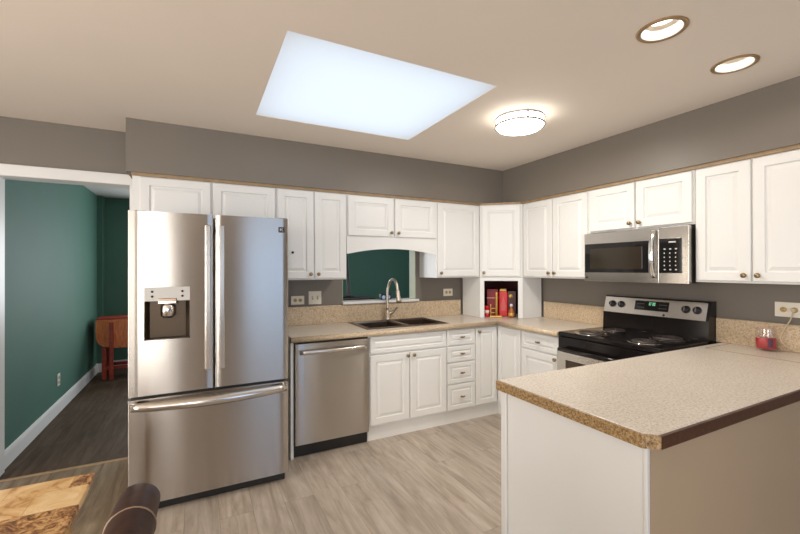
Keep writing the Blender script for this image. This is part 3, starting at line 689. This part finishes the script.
# backguard
bm = bmesh.new(); prism(bm, [(0.535, 0.90), (0.64, 0.90), (0.64, 1.19), (0.580, 1.19), (0.545, 1.06)], 'x', 0.0, SW); bg_ = obj('backguard', bm, BLACK, st)
pts_a = Vector((0.5425, 1.055)); pts_b = Vector((0.5765, 1.178)); nrm = Vector((-(pts_b - pts_a).y, (pts_b - pts_a).x)).normalized()
def onface(u, s, off): p = pts_a + (pts_b - pts_a) * s + nrm * off; return (u, p.x, p.y)
t = bmesh.new(); bm = bmesh.new()
pa, pb2 = pts_a, pts_b; n1 = nrm * 0.006
prism(bm, [tuple(pa), tuple(pb2), tuple(pb2 + n1), tuple(pa + n1)], 'x', 0.006, SW - 0.016); cp = obj('control_panel', bm, STEELP, bg_)
bm = bmesh.new(); prism(bm, [tuple(pa + (pb2 - pa) * 0.30 + n1), tuple(pa + (pb2 - pa) * 0.88 + n1), tuple(pa + (pb2 - pa) * 0.88 + n1 * 1.4), tuple(pa + (pb2 - pa) * 0.30 + n1 * 1.4)], 'x', 0.268, 0.522); dp = obj('display', bm, GLASSB, cp)
def seg_digit(bm, x, s0, h, w, on):
    segs = {'a': (0, 1, w, 0), 'g': (0, .5, w, 0), 'd': (0, 0, w, 0), 'f': (0, .5, 0, .5), 'b': (w, .5, 0, .5), 'e': (0, 0, 0, .5), 'c': (w, 0, 0, .5)}
    for k in on:
        dx, ds, ww, hh = segs[k]; th = 0.0016
        p = pa + (pb2 - pa) * (s0 + ds * h) + n1 * 1.4; q_ = pa + (pb2 - pa) * (s0 + (ds + hh) * h + 0.015) + n1 * 1.4
        prism(bm, [tuple(p), tuple(q_), tuple(q_ + nrm * 0.0006), tuple(p + nrm * 0.0006)], 'x', x + dx, x + dx + max(ww, th))
bm = bmesh.new()
for k, on in enumerate(('bc', 'abged', 'abgcd', 'abcdef')): seg_digit(bm, 0.372 + k * 0.013 + (0.004 if k > 1 else 0), 0.62, 0.16, 0.007, on)
obj('clock_digits', bm, LEDG, dp)
DIM = mat('dim_glyph', (0.16, 0.16, 0.16), 0.5)
for i in range(4):
    for j in range(2):
        for xx in (0.290, 0.455):
            p = pa + (pb2 - pa) * (0.45 + 0.22 * j) + n1 * 1.4; q_ = p + (pb2 - pa) * 0.035
            bm = bmesh.new(); prism(bm, [tuple(p), tuple(q_), tuple(q_ + nrm * 0.0005), tuple(p + nrm * 0.0005)], 'x', xx + i * 0.015, xx + i * 0.015 + 0.007); obj('button', bm, DIM, dp)
for kx in (0.078, 0.155, 0.640, 0.712):
    p = Vector(onface(kx, 0.55, 0.006)); nv = Vector((0, nrm.x, nrm.y)); q = nv.to_track_quat('Z', 'Y').to_matrix().to_4x4()
    bm = bmesh.new(); lathe(bm, [(0, 0), (0.028, 0), (0.027, 0.006), (0.021, 0.010), (0.019, 0.024), (0, 0.025)], 20, Matrix.Translation(p) @ q)
    kb = obj('knob', bm, BLACKM, cp)
    bm = bmesh.new(); t = bmesh.new(); box(t, -0.0025, 0.0025, -0.016, 0.016, 0.0245, 0.030, 0.001); merge(bm, t, Matrix.Translation(p) @ q); obj('knob_grip', bm, mat('grey_mark', (0.22, 0.22, 0.24), 0.4), kb)
p = Vector(onface(0.495, 0.10, 0.006)); bm = bmesh.new(); cyl(bm, p, p + Vector((0, nrm.x, nrm.y)) * 0.002, 0.008); obj('emblem', bm, BLACKM, cp)
# coil burners
for cx, cy, r in ((0.205, 0.125, 0.098), (0.205, 0.400, 0.078), (0.605, 0.125, 0.078), (0.605, 0.400, 0.098)):
    bm = bmesh.new(); lathe(bm, [(r * 0.25, 0.916), (r * 0.8, 0.921), (r + 0.012, 0.9235), (r + 0.024, 0.9265), (r + 0.026, 0.924)], 36, Matrix.Translation((cx, cy, 0)))
    pan = obj('drip_pan', bm, CHROME, ck)
    bm = bmesh.new(); turns = 4; n = turns * 28
    pts = [(cx + (0.022 + (r - 0.024) * i / n) * math.cos(2 * PI * turns * i / n), cy + (0.022 + (r - 0.024) * i / n) * math.sin(2 * PI * turns * i / n), 0.9305) for i in range(n + 1)]
    tube(bm, pts, 0.0058, 6); obj('coil', bm, mat('coil_grey', (0.09, 0.075, 0.07), 0.38, 0.6), pan)

# ------------------------------------------------------------------ microwave
mw = thing('microwave', 'stainless over-the-range microwave with black door window', 'microwave', (2.850, 2.224, 1.318), -PI / 2)
MWW, MH = 0.782, 0.385
obj('case', mk(box, 0.004, MWW - 0.004, 0.035, 0.355, 0.004, MH, 0.004), BLACKM, mw)
bm = bmesh.new(); box(bm, 0.0, 0.592, 0.0, 0.034, 0.0, MH, 0.002); md = obj('door', bm, STEELP, mw)
obj('window_surround', mk(box, 0.006, 0.528, -0.003, 0.01, 0.070, 0.300, 0.003), GLASSB, md)
obj('window', mk(box, 0.055, 0.480, -0.0045, 0.0, 0.098, 0.262, 0.002), mat('brown_mesh_glass', (0.030, 0.022, 0.014), 0.10), md)
n = 16; t = bmesh.new(); rows = []; bm = bmesh.new()
for i in range(n + 1):
    s = i / n; z = 0.035 + 0.335 * s; b = -0.012 - 0.040 * math.sin(PI * s) ** 0.7
    rows.append([t.verts.new(p_) for p_ in ((0.548, b + 0.010, z), (0.553, b, z), (0.576, b, z), (0.581, b + 0.010, z))])
for a, b in zip(rows, rows[1:]):
    for k in range(4):
        f = t.faces.new((a[k], a[(k + 1) % 4], b[(k + 1) % 4], b[k])); f.smooth = True
t.faces.new(rows[0][::-1]); t.faces.new(rows[-1]); bmesh.ops.recalc_face_normals(t, faces=t.faces[:]); merge(bm, t)
box(bm, 0.553, 0.576, -0.012, 0.003, 0.036, 0.056, 0.002); box(bm, 0.553, 0.576, -0.012, 0.003, 0.350, 0.368, 0.002); obj('handle', bm, CHROME, md)
bm = bmesh.new(); box(bm, 0.594, MWW, 0.0, 0.034, 0.0, MH, 0.002); mp_ = obj('control_panel', bm, STEELP, mw)
kp = obj('keypad', mk(box, 0.596, 0.742, -0.003, 0.01, 0.070, 0.306, 0.002), GLASSB, mp_)
for j in range(6):
    for i in range(3):
        x = 0.628 + i * 0.036; z = 0.090 + j * 0.028
        w_ = 0.012 if j in (0, 5) else 0.007; obj('key', mk(box, x, x + w_, -0.0036, -0.002, z, z + 0.008), GLYPH, kp)
obj('clock', mk(box, 0.660, 0.705, -0.0036, -0.002, 0.276, 0.286), GLYPH, kp)
bm = bmesh.new(); cyl(bm, (0.022, -0.001, 0.030), (0.022, 0.002, 0.030), 0.009); obj('emblem', bm, BLACKM, md)
obj('underside_vent', mk(box, 0.05, MWW - 0.05, 0.06, 0.32, 0.0, 0.005), BLACKM, mw)

# ------------------------------------------------------------------ ceiling lights
ring_white = mat('white_metal', (0.78, 0.76, 0.72), 0.35, 0.2)
GREYB = mat('satin_grey_metal', (0.36, 0.34, 0.31), 0.4, 0.5)
LX, LY = 1.955, 2.030
fl = thing('flush_ceiling_light', 'round lit flush-mount ceiling light with nickel bands', 'ceiling light', (LX, LY, HC))
bm = bmesh.new(); lathe(bm, [(0, -0.0005), (0.150, -0.0005), (0.150, -0.012), (0, -0.012)], 40); obj('base_plate', bm, WPLAST, fl)
bm = bmesh.new(); lathe(bm, [(0.140, -0.012), (0.152, -0.014), (0.156, -0.062), (0.140, -0.084), (0.08, -0.100), (0, -0.105)], 40); obj('lens', bm, LENS, fl)
for z in (-0.014, -0.060):
    bm = bmesh.new(); lathe(bm, [(0.158, z), (0.166, z), (0.167, z - 0.011), (0.158, z - 0.011), (0.158, z)], 40); obj('band', bm, GREYB, fl)
for a in (0.6, 0.6 + 2.094, 0.6 + 4.189):
    bm = bmesh.new(); box(bm, -0.006, 0.006, 0.158, 0.168, -0.070, -0.012, 0.001)
    o = obj('clip', bm, GREYB, fl); o.rotation_euler = (0, 0, a)
def lamp_disk(name, loc, r, power, color, parent):
    l = bpy.data.lights.new(name, 'AREA'); l.shape = 'DISK'; l.size = 2 * r; l.energy = power; l.color = color
    o = bpy.data.objects.new(name, l); COL.objects.link(o); o.parent = parent; o.location = loc
lamp_disk('lamp_light', (0, 0, -0.109), 0.12, 15, (1.0, 0.94, 0.85), fl)
for lx, ly, lab in ((1.795, 1.010, 'round recessed ceiling light farther from the right wall'), (2.430, 1.015, 'round recessed ceiling light closer to the right wall')):
    BRASSR = mat('brass_ring', (0.42, 0.26, 0.12), 0.4, 0.6)
    rl = thing('recessed_light', lab, 'ceiling light', (lx, ly, HC), group='recessed ceiling lights')
    bm = bmesh.new(); lathe(bm, [(0.086, -0.003), (0.089, -0.006), (0.095, -0.005), (0.098, -0.0005), (0.086, -0.0005), (0.086, -0.003)], 40); obj('outer_ring', bm, BRASSR, rl)
    bm = bmesh.new(); lathe(bm, [(0.0855, -0.004), (0.080, -0.005), (0.076, -0.002), (0.068, 0.030), (0.060, 0.058), (0.060, 0.085), (0.082, 0.085), (0.082, 0.0), (0.0855, -0.002), (0.0855, -0.004)], 40); obj('inner_trim', bm, CANW, rl)
    bm = bmesh.new(); lathe(bm, [(0, 0.040), (0.035, 0.042), (0.052, 0.048), (0.058, 0.058), (0.056, 0.075), (0, 0.080)], 32); obj('lamp', bm, BULB, rl); lamp_disk('lamp_light', (0, 0, 0.036), 0.045, 1.6, (1.0, 0.90, 0.78), rl)

# ------------------------------------------------------------------ wall plates
def plate(name, label, cat, w, h, x, y, z, rotz, kind):
    p = thing(name, label, cat, (x, y, z), rotz)
    obj('cover_plate', mk(box, -w / 2, w / 2, -0.006, 0, 0, h, 0.002), PLATE, p)
    if kind == 'duplex_h':
        for s in (-1, 1):
            bm = bmesh.new(); cx = s * w * 0.19
            lathe(bm, [(0, 0), (0.0165, 0), (0.016, 0.003), (0, 0.003)], 20, Matrix.Translation((cx, -0.006, h / 2)) @ Matrix.Rotation(PI / 2, 4, 'X')); so = obj('socket', bm, ALMOND, p)
            bm = bmesh.new()
            for dz in (-0.006, 0.006): box(bm, cx - 0.004, cx + 0.004, -0.0097, -0.0085, h / 2 + dz - 0.0012, h / 2 + dz + 0.0012)
            obj('slots', bm, DARKSLOT, so)
    elif kind == 'duplex_v':
        for s in (-1, 1):
            bm = bmesh.new(); cz = h / 2 + s * h * 0.19
            lathe(bm, [(0, 0), (0.0165, 0), (0.016, 0.003), (0, 0.003)], 20, Matrix.Translation((0, -0.006, cz)) @ Matrix.Rotation(PI / 2, 4, 'X')); so = obj('socket', bm, mat('grey_socket', (0.30, 0.28, 0.25), 0.4), p)
    else:
        for s in (-1, 1):
            bm = bmesh.new(); cx = s * w * 0.2; box(bm, cx - 0.006, cx + 0.006, -0.010, -0.005, h / 2 - 0.016, h / 2 + 0.016, 0.001); tg = obj('toggle', bm, mat('toggle_tan', (0.42, 0.34, 0.22), 0.4), p)
            bm = bmesh.new(); box(bm, cx - 0.004, cx + 0.004, -0.018, -0.009, h / 2 + 0.001, h / 2 + 0.010, 0.001); obj('toggle_lever', bm, PLATE, tg)
    return p
plate('wall_outlet', 'ivory horizontal outlet on the back wall beside the refrigerator', 'outlet', 0.118, 0.078, 0.800, 3.599, 1.100, 0, 'duplex_h')
plate('light_switch', 'ivory double light switch left of the pass-through', 'switch', 0.118, 0.120, 0.958, 3.599, 1.096, 0, 'switch')
plate('wall_outlet', 'ivory horizontal outlet between pass-through and corner cubby', 'outlet', 0.118, 0.078, 2.420, 3.599, 1.124, 0, 'duplex_h')
ro = plate('wall_outlet', 'ivory horizontal outlet with a plugged-in cord on the right wall', 'outlet', 0.135, 0.090, 3.209, 1.070, 1.122, -PI / 2, 'duplex_h')
plate('wall_outlet', 'small white outlet low on the green hall wall', 'outlet', 0.075, 0.118, -1.239, 5.06, 0.265, PI / 2, 'duplex_v')
# cord
bm = bmesh.new()
bx0 = 3.196
box(bm, 3.180, 3.199, 1.034, 1.056, 1.156, 1.178, 0.004)
tube(bm, [(3.183, 1.045, 1.160), (3.176, 1.050, 1.120), (3.172, 1.062, 1.090), (3.170, 1.085, 1.040), (3.165, 1.100, 0.990), (3.160, 1.080, 0.955), (3.150, 1.03, 0.932), (3.140, 0.95, 0.922), (3.12, 0.86, 0.919)], 0.0035, 8, 2)
tag(obj('power_cord', bm, CORDM), 'thin ivory power cord plugged into the right wall outlet', 'cord')
# candle
cd = thing('candle', 'red candle in a clear glass jar on the worktop by the right wall', 'candle', (3.120, 1.150, CT + 0.001)); cd.scale = (1.15, 1.15, 1.45)
bm = bmesh.new(); lathe(bm, [(0, 0), (0.042, 0), (0.045, 0.004), (0.045, 0.080), (0.041, 0.092), (0.042, 0.098), (0.0395, 0.098), (0.0385, 0.092), (0.042, 0.080), (0.042, 0.008), (0, 0.008)], 28); obj('jar', bm, JARG, cd)
bm = bmesh.new(); lathe(bm, [(0, 0.009), (0.0412, 0.009), (0.0412, 0.052), (0, 0.050)], 28); wx = obj('wax', bm, WAX, cd)
bm = bmesh.new(); cyl(bm, (0, 0, 0.050), (0.001, 0, 0.062), 0.0012, seg=6); obj('wick', bm, DARKSLOT, wx)
bm = bmesh.new()
t = bmesh.new(); rows = []
for i in range(9):
    a = PI + 0.75 + (i - 4) * 0.06
    rows.append((t.verts.new((0.0455 * math.cos(a), 0.0455 * math.sin(a), 0.018)), t.verts.new((0.0455 * math.cos(a), 0.0455 * math.sin(a), 0.052))))
for a, b in zip(rows, rows[1:]): t.faces.new((a[0], b[0], b[1], a[1]))
merge(bm, t); obj('paper_label', bm, mat('dark_label', (0.10, 0.03, 0.06), 0.4), cd)

# ------------------------------------------------------------------ things in the cubby
def cubby(u, v): # u along the face, v into the cubby
    d = (B - A).normalized(); n_ = Vector((-d.y, d.x)); p = A + d * u + n_ * v; return (p.x, p.y, CT + 0.002)
tl = thing('tin', 'tall red tin with gold lid in the corner cubby', 'tin', cubby(0.236, 0.160), ang)
bm = bmesh.new(); box(bm, -0.046, 0.046, -0.036, 0.036, 0, 0.262, 0.010, 3); tb = obj('tin_body', bm, RED, tl)
bm = bmesh.new(); box(bm, -0.036, 0.036, -0.031, 0.031, 0.262, 0.292, 0.010, 3); o = obj('lid', bm, GOLD, tl); o['label'] = 'gold lid'
bm = bmesh.new(); prism(bm, [(-0.02 + 0, 0.06), (0.02, 0.06), (0.028, 0.11), (0.012, 0.17), (0.0, 0.22), (-0.012, 0.17), (-0.028, 0.11)], 'y', -0.0375, -0.0355); obj('tin_picture', bm, mat('pale_red_print', (0.62, 0.10, 0.09), 0.4), tb)
tb2 = thing('gift_box', 'dark red box behind the gold stand in the cubby', 'box', cubby(0.126, 0.180), ang)
obj('box_body', mk(box, -0.055, 0.055, -0.035, 0.035, 0, 0.255, 0.003), DRED, tb2)
obj('box_lid', mk(box, -0.057, 0.057, -0.037, 0.037, 0.225, 0.285, 0.003), DRED, tb2)
obj('ribbon', mk(box, -0.058, 0.058, -0.0385, -0.036, 0.188, 0.196), PINK, tb2)
gs = thing('gold_stand', 'gold wooden stand with upright post in the cubby', 'stand', cubby(0.150, 0.066), ang)
obj('base', mk(box, -0.050, 0.075, -0.035, 0.035, 0, 0.014, 0.004), GOLD, gs)
bm = bmesh.new(); lathe(bm, [(0, 0.014), (0.012, 0.014), (0.012, 0.235), (0.014, 0.245), (0.010, 0.258), (0, 0.260)], 14, Matrix.Translation((0.018, 0, 0))); obj('post', bm, GOLD, gs)
bm = bmesh.new(); lathe(bm, [(0, 0.014), (0.006, 0.014), (0.006, 0.125), (0.008, 0.132), (0, 0.138)], 12, Matrix.Translation((-0.042, -0.018, 0))); obj('side_post', bm, GOLD, gs)
bm = bmesh.new(); tube(bm, [(-0.042, -0.018, 0.09), (0.018, 0, 0.09)], 0.0045, 8); tube(bm, [(-0.042, -0.018, 0.045), (0.018, 0, 0.045)], 0.0045, 8); obj('rail', bm, GOLD, gs)
sj = thing('jar', 'small red jar with a white band at the cubby left side', 'jar', cubby(0.069, 0.052), ang)
bm = bmesh.new(); lathe(bm, [(0, 0), (0.022, 0), (0.024, 0.006), (0.024, 0.085), (0, 0.085)], 20); jb = obj('jar_body', bm, RED, sj)
bm = bmesh.new(); lathe(bm, [(0, 0.086), (0.022, 0.086), (0.022, 0.112), (0.019, 0.116), (0, 0.116)], 20); obj('lid', bm, RED, sj)
bm = bmesh.new(); lathe(bm, [(0.0242, 0.040), (0.0250, 0.040), (0.0250, 0.070), (0.0242, 0.070), (0.0242, 0.040)], 20); obj('band', bm, PLATE, jb)
bt = thing('bottle', 'small amber bottle with white cap at the cubby right side', 'bottle', cubby(0.315, 0.052), ang)
bm = bmesh.new(); lathe(bm, [(0, 0), (0.026, 0), (0.030, 0.008), (0.030, 0.060), (0.018, 0.085), (0.011, 0.095), (0.011, 0.112), (0, 0.112)], 20); obj('bottle_body', bm, mat('amber', (0.42, 0.13, 0.03), 0.15), bt)
bm = bmesh.new(); lathe(bm, [(0, 0.1125), (0.015, 0.1125), (0.015, 0.132), (0.010, 0.140), (0, 0.140)], 16); obj('cap', bm, WPLAST, bt)
bm = bmesh.new(); lathe(bm, [(0.0303, 0.018), (0.031, 0.018), (0.031, 0.048), (0.0303, 0.048), (0.0303, 0.018)], 20); obj('band', bm, GOLD, bt)

tb3 = thing('gift_box', 'dark brown box with a gold disc at the right back of the cubby', 'box', cubby(0.325, 0.155), ang)
b3 = obj('box_body', mk(box, -0.040, 0.040, -0.03, 0.03, 0, 0.265, 0.003), mat('dark_brown_card', (0.06, 0.014, 0.016), 0.4), tb3)
bm = bmesh.new(); lathe(bm, [(0, 0), (0.022, 0), (0.022, 0.003), (0, 0.004)], 20, Matrix.Translation((-0.012, -0.0302, 0.215)) @ Matrix.Rotation(PI / 2, 4, 'X')); obj('gold_disc', bm, GOLD, b3)

# ------------------------------------------------------------------ beyond the pass-through
cs = thing('console', 'dark console in the room beyond, at the left of the pass-through', 'console', (1.14, 3.765, 0))
obj('top', mk(box, 0, 0.50, 0, 0.34, 1.100, 1.124, 0.004), BLACKM, cs)
obj('cabinet_body', mk(box, 0.01, 0.49, 0.01, 0.33, 0.0, 1.099, 0.004), BLACKM, cs)
tv = thing('monitor', 'dark upright screen on the console, seen edge-on through the pass-through', 'screen', (1.405, 3.93, 1.125), 1.22)
obj('stand_base', mk(box, -0.09, 0.09, -0.06, 0.06, 0, 0.010, 0.003), BLACKM, tv)
obj('stand_neck', mk(box, -0.03, 0.03, 0.005, 0.025, 0.010, 0.08, 0.003), BLACKM, tv)
bm = bmesh.new(); prism(bm, [(-0.02, 0.02), (0.012, 0.02), (0.045, 0.56), (0.020, 0.56)], 'x', -0.15, 0.15, 0.004); sc_ = obj('screen_case', bm, BLACKM, tv)
rd_ = thing('gadget', 'small black gadget with two pale blue round faces on the sill behind the faucet', 'gadget', (1.700, 3.660, PZ0 + 0.004))
bm = bmesh.new(); box(bm, -0.058, 0.062, -0.030, 0.030, 0.0, 0.060, 0.010, 3); obj('case', bm, BLACKM, rd_)
for gx in (-0.034, 0.020):
    bm = bmesh.new(); lathe(bm, [(0, 0), (0.020, 0), (0.020, 0.004), (0.016, 0.006), (0, 0.006)], 18, Matrix.Translation((gx, -0.030, 0.024)) @ Matrix.Rotation(PI / 2, 4, 'X')); obj('round_face', bm, BLUEL, rd_)

# drop-leaf table at the end of the hall
dt = thing('drop_leaf_table', 'red-brown wooden drop-leaf table at the far end of the hall', 'table', (-0.72, 6.42, 0))
bm = bmesh.new(); prism(bm, [(-0.42, -0.16), (-0.44, -0.13), (-0.44, 0.13), (-0.42, 0.16), (0.42, 0.16), (0.44, 0.13), (0.44, -0.13), (0.42, -0.16)], 'z', 0.765, 0.79, 0.005); obj('tabletop', bm, CHERRY, dt)
for yy in (-0.185, 0.165):
    pl = [(-0.43, 0.77), (0.43, 0.77)] + [(0.43 - 0.0 + 0.02 * math.sin(a), 0.60 + 0.10 - 0.0) for a in ()]
    n = 16; pl = [(-0.44, 0.768), (0.44, 0.768)]
    for i in range(n + 1):
        a = PI * i / n; pl.append((0.44 * (1 if math.cos(a) > 0 else -1) * abs(math.cos(a)) ** 0.45, 0.62 - 0.22 * math.sin(a) ** 0.6))
    bm = bmesh.new(); prism(bm, pl, 'y', yy, yy + 0.020, 0.003); o = obj('drop_leaf', bm, ORANGEW, dt); o['label'] = 'orange-brown hanging leaf'
for sx in (-1, 1):
    for sy in (-1, 1):
        bm = bmesh.new(); box(bm, sx * 0.36 - 0.022, sx * 0.36 + 0.022, sy * 0.125 - 0.022, sy * 0.125 + 0.022, 0.0, 0.764, 0.004); obj('leg', bm, CHERRY, dt)
    bm = bmesh.new(); box(bm, sx * 0.36 - 0.014, sx * 0.36 + 0.014, -0.103, 0.103, 0.12, 0.16, 0.003); obj('stretcher', bm, CHERRY, dt)
for sy in (-1, 1):
    bm = bmesh.new(); box(bm, -0.338, 0.338, sy * 0.125 - 0.014, sy * 0.125 + 0.014, 0.12, 0.16, 0.003); obj('stretcher', bm, CHERRY, dt)
for sx in (-1, 1):
    bm = bmesh.new(); box(bm, sx * 0.27 - 0.02, sx * 0.27 + 0.02, -0.225, -0.187, 0.0, 0.74, 0.004); obj('gate_leg', bm, CHERRY, dt)

# ------------------------------------------------------------------ dining table and chair in front
TX, TY = -0.300, 1.612; TL, TWD = 1.55, 1.40
dn = thing('dining_table', 'honey-coloured dining table with a burl patchwork top', 'table', (TX - TL, TY - TWD, 0))
bm = bmesh.new(); box(bm, 0, TL, 0, TWD, 0.738, 0.760, 0.004); obj('tabletop', bm, PATCH, dn)
bm = bmesh.new()
box(bm, 0.015, TL - 0.015, 0.015, TWD - 0.015, 0.700, 0.7375, 0.003); obj('edge_band', bm, TABLEW, dn)
bm = bmesh.new(); box(bm, 0.06, TL - 0.06, 0.06, TWD - 0.06, 0.62, 0.6995, 0.003); obj('apron', bm, TABLEW, dn)
for lx in (0.085, TL - 0.085):
    for ly in (0.085, TWD - 0.085):
        bm = bmesh.new(); prism(bm, [(lx - 0.04, ly - 0.04), (lx + 0.04, ly - 0.04), (lx + 0.04, ly + 0.04), (lx - 0.04, ly + 0.04)], 'z', 0.0, 0.6195, 0.005); obj('leg', bm, TABLEW, dn)

ch = thing('dining_chair', 'dark brown leather dining chair with rolled back beside the table', 'chair', (-0.28, 0.775, 0.0))
# chair faces -x; back at local x = +0.17, width along y
CW = 0.225
bm = bmesh.new(); box(bm, -0.25, 0.17, -CW, CW, 0.40, 0.485, 0.025, 4); obj('seat', bm, LEATHER, ch)
def rolled(bm, hw):
    prof = []
    inner = [(0.115, 0.40), (0.120, 0.60), (0.130, 0.80), (0.137, 0.905), (0.134, 0.962)]
    cxr, czr, rr = 0.172, 0.962, 0.038
    arc = [(cxr + rr * math.cos(a), czr + rr * math.sin(a)) for a in [PI - i * PI * 1.25 / 14 for i in range(15)]]
    outer = [(0.190, 0.90), (0.182, 0.77), (0.175, 0.60), (0.168, 0.40)]
    prof = inner[:-1] + arc + outer
    t = bmesh.new(); ys = [-hw, -hw + 0.012, -hw + 0.03] + [(-hw + 0.03) + (2 * hw - 0.06) * i / 8 for i in range(1, 8)] + [hw - 0.03, hw - 0.012, hw]
    rows = []
    cx_ = sum(p[0] for p in prof) / len(prof)
    for y in ys:
        e = 0.012 if abs(abs(y) - hw) < 1e-6 else (0.004 if abs(y) > hw - 0.02 else 0.0)
        drop = 0.022 * (abs(y) / hw) ** 2.5
        rows.append([t.verts.new((x + (e if x < 0.15 else -e), y, z - (drop + e * 0.8) * max(0, (z - 0.4) / 0.57))) for x, z in prof])
    for a, b in zip(rows, rows[1:]):
        for k in range(len(prof) - 1):
            f = t.faces.new((a[k], a[k + 1], b[k + 1], b[k])); f.smooth = True
        t.faces.new((a[-1], a[0], b[0], b[-1]))
    t.faces.new(rows[0][::-1]); t.faces.new(rows[-1]); merge(bm, t)
    return prof
bm = bmesh.new(); prof = rolled(bm, CW); bk = obj('backrest', bm, LEATHER, ch)
PIPE = mat('tan_piping', (0.30, 0.21, 0.14), 0.4)
bm = bmesh.new(); tube(bm, [(x + (0.001 if x > 0.15 else -0.001), 0.075, z - 0.003 + 0.0005) for x, z in prof[2:-2]], 0.0022, 6); obj('seam', bm, PIPE, bk)
bm = bmesh.new(); box(bm, 0.118, 0.166, CW - 0.002, CW + 0.010, 0.30, 0.86, 0.003); box(bm, 0.118, 0.166, -CW - 0.010, -CW + 0.002, 0.30, 0.86, 0.003); o = obj('side_rail', bm, TABLEW, bk); o['label'] = 'honey wood side rails'
for lx, ly in ((-0.22, CW - 0.03), (-0.22, -CW + 0.03), (0.142, CW - 0.03), (0.142, -CW + 0.03)):
    bm = bmesh.new(); prism(bm, [(lx - 0.02, ly - 0.02), (lx + 0.02, ly - 0.02), (lx + 0.02, ly + 0.02), (lx - 0.02, ly + 0.02)], 'z', 0.0, 0.405, 0.003); obj('leg', bm, TABLEW, ch)
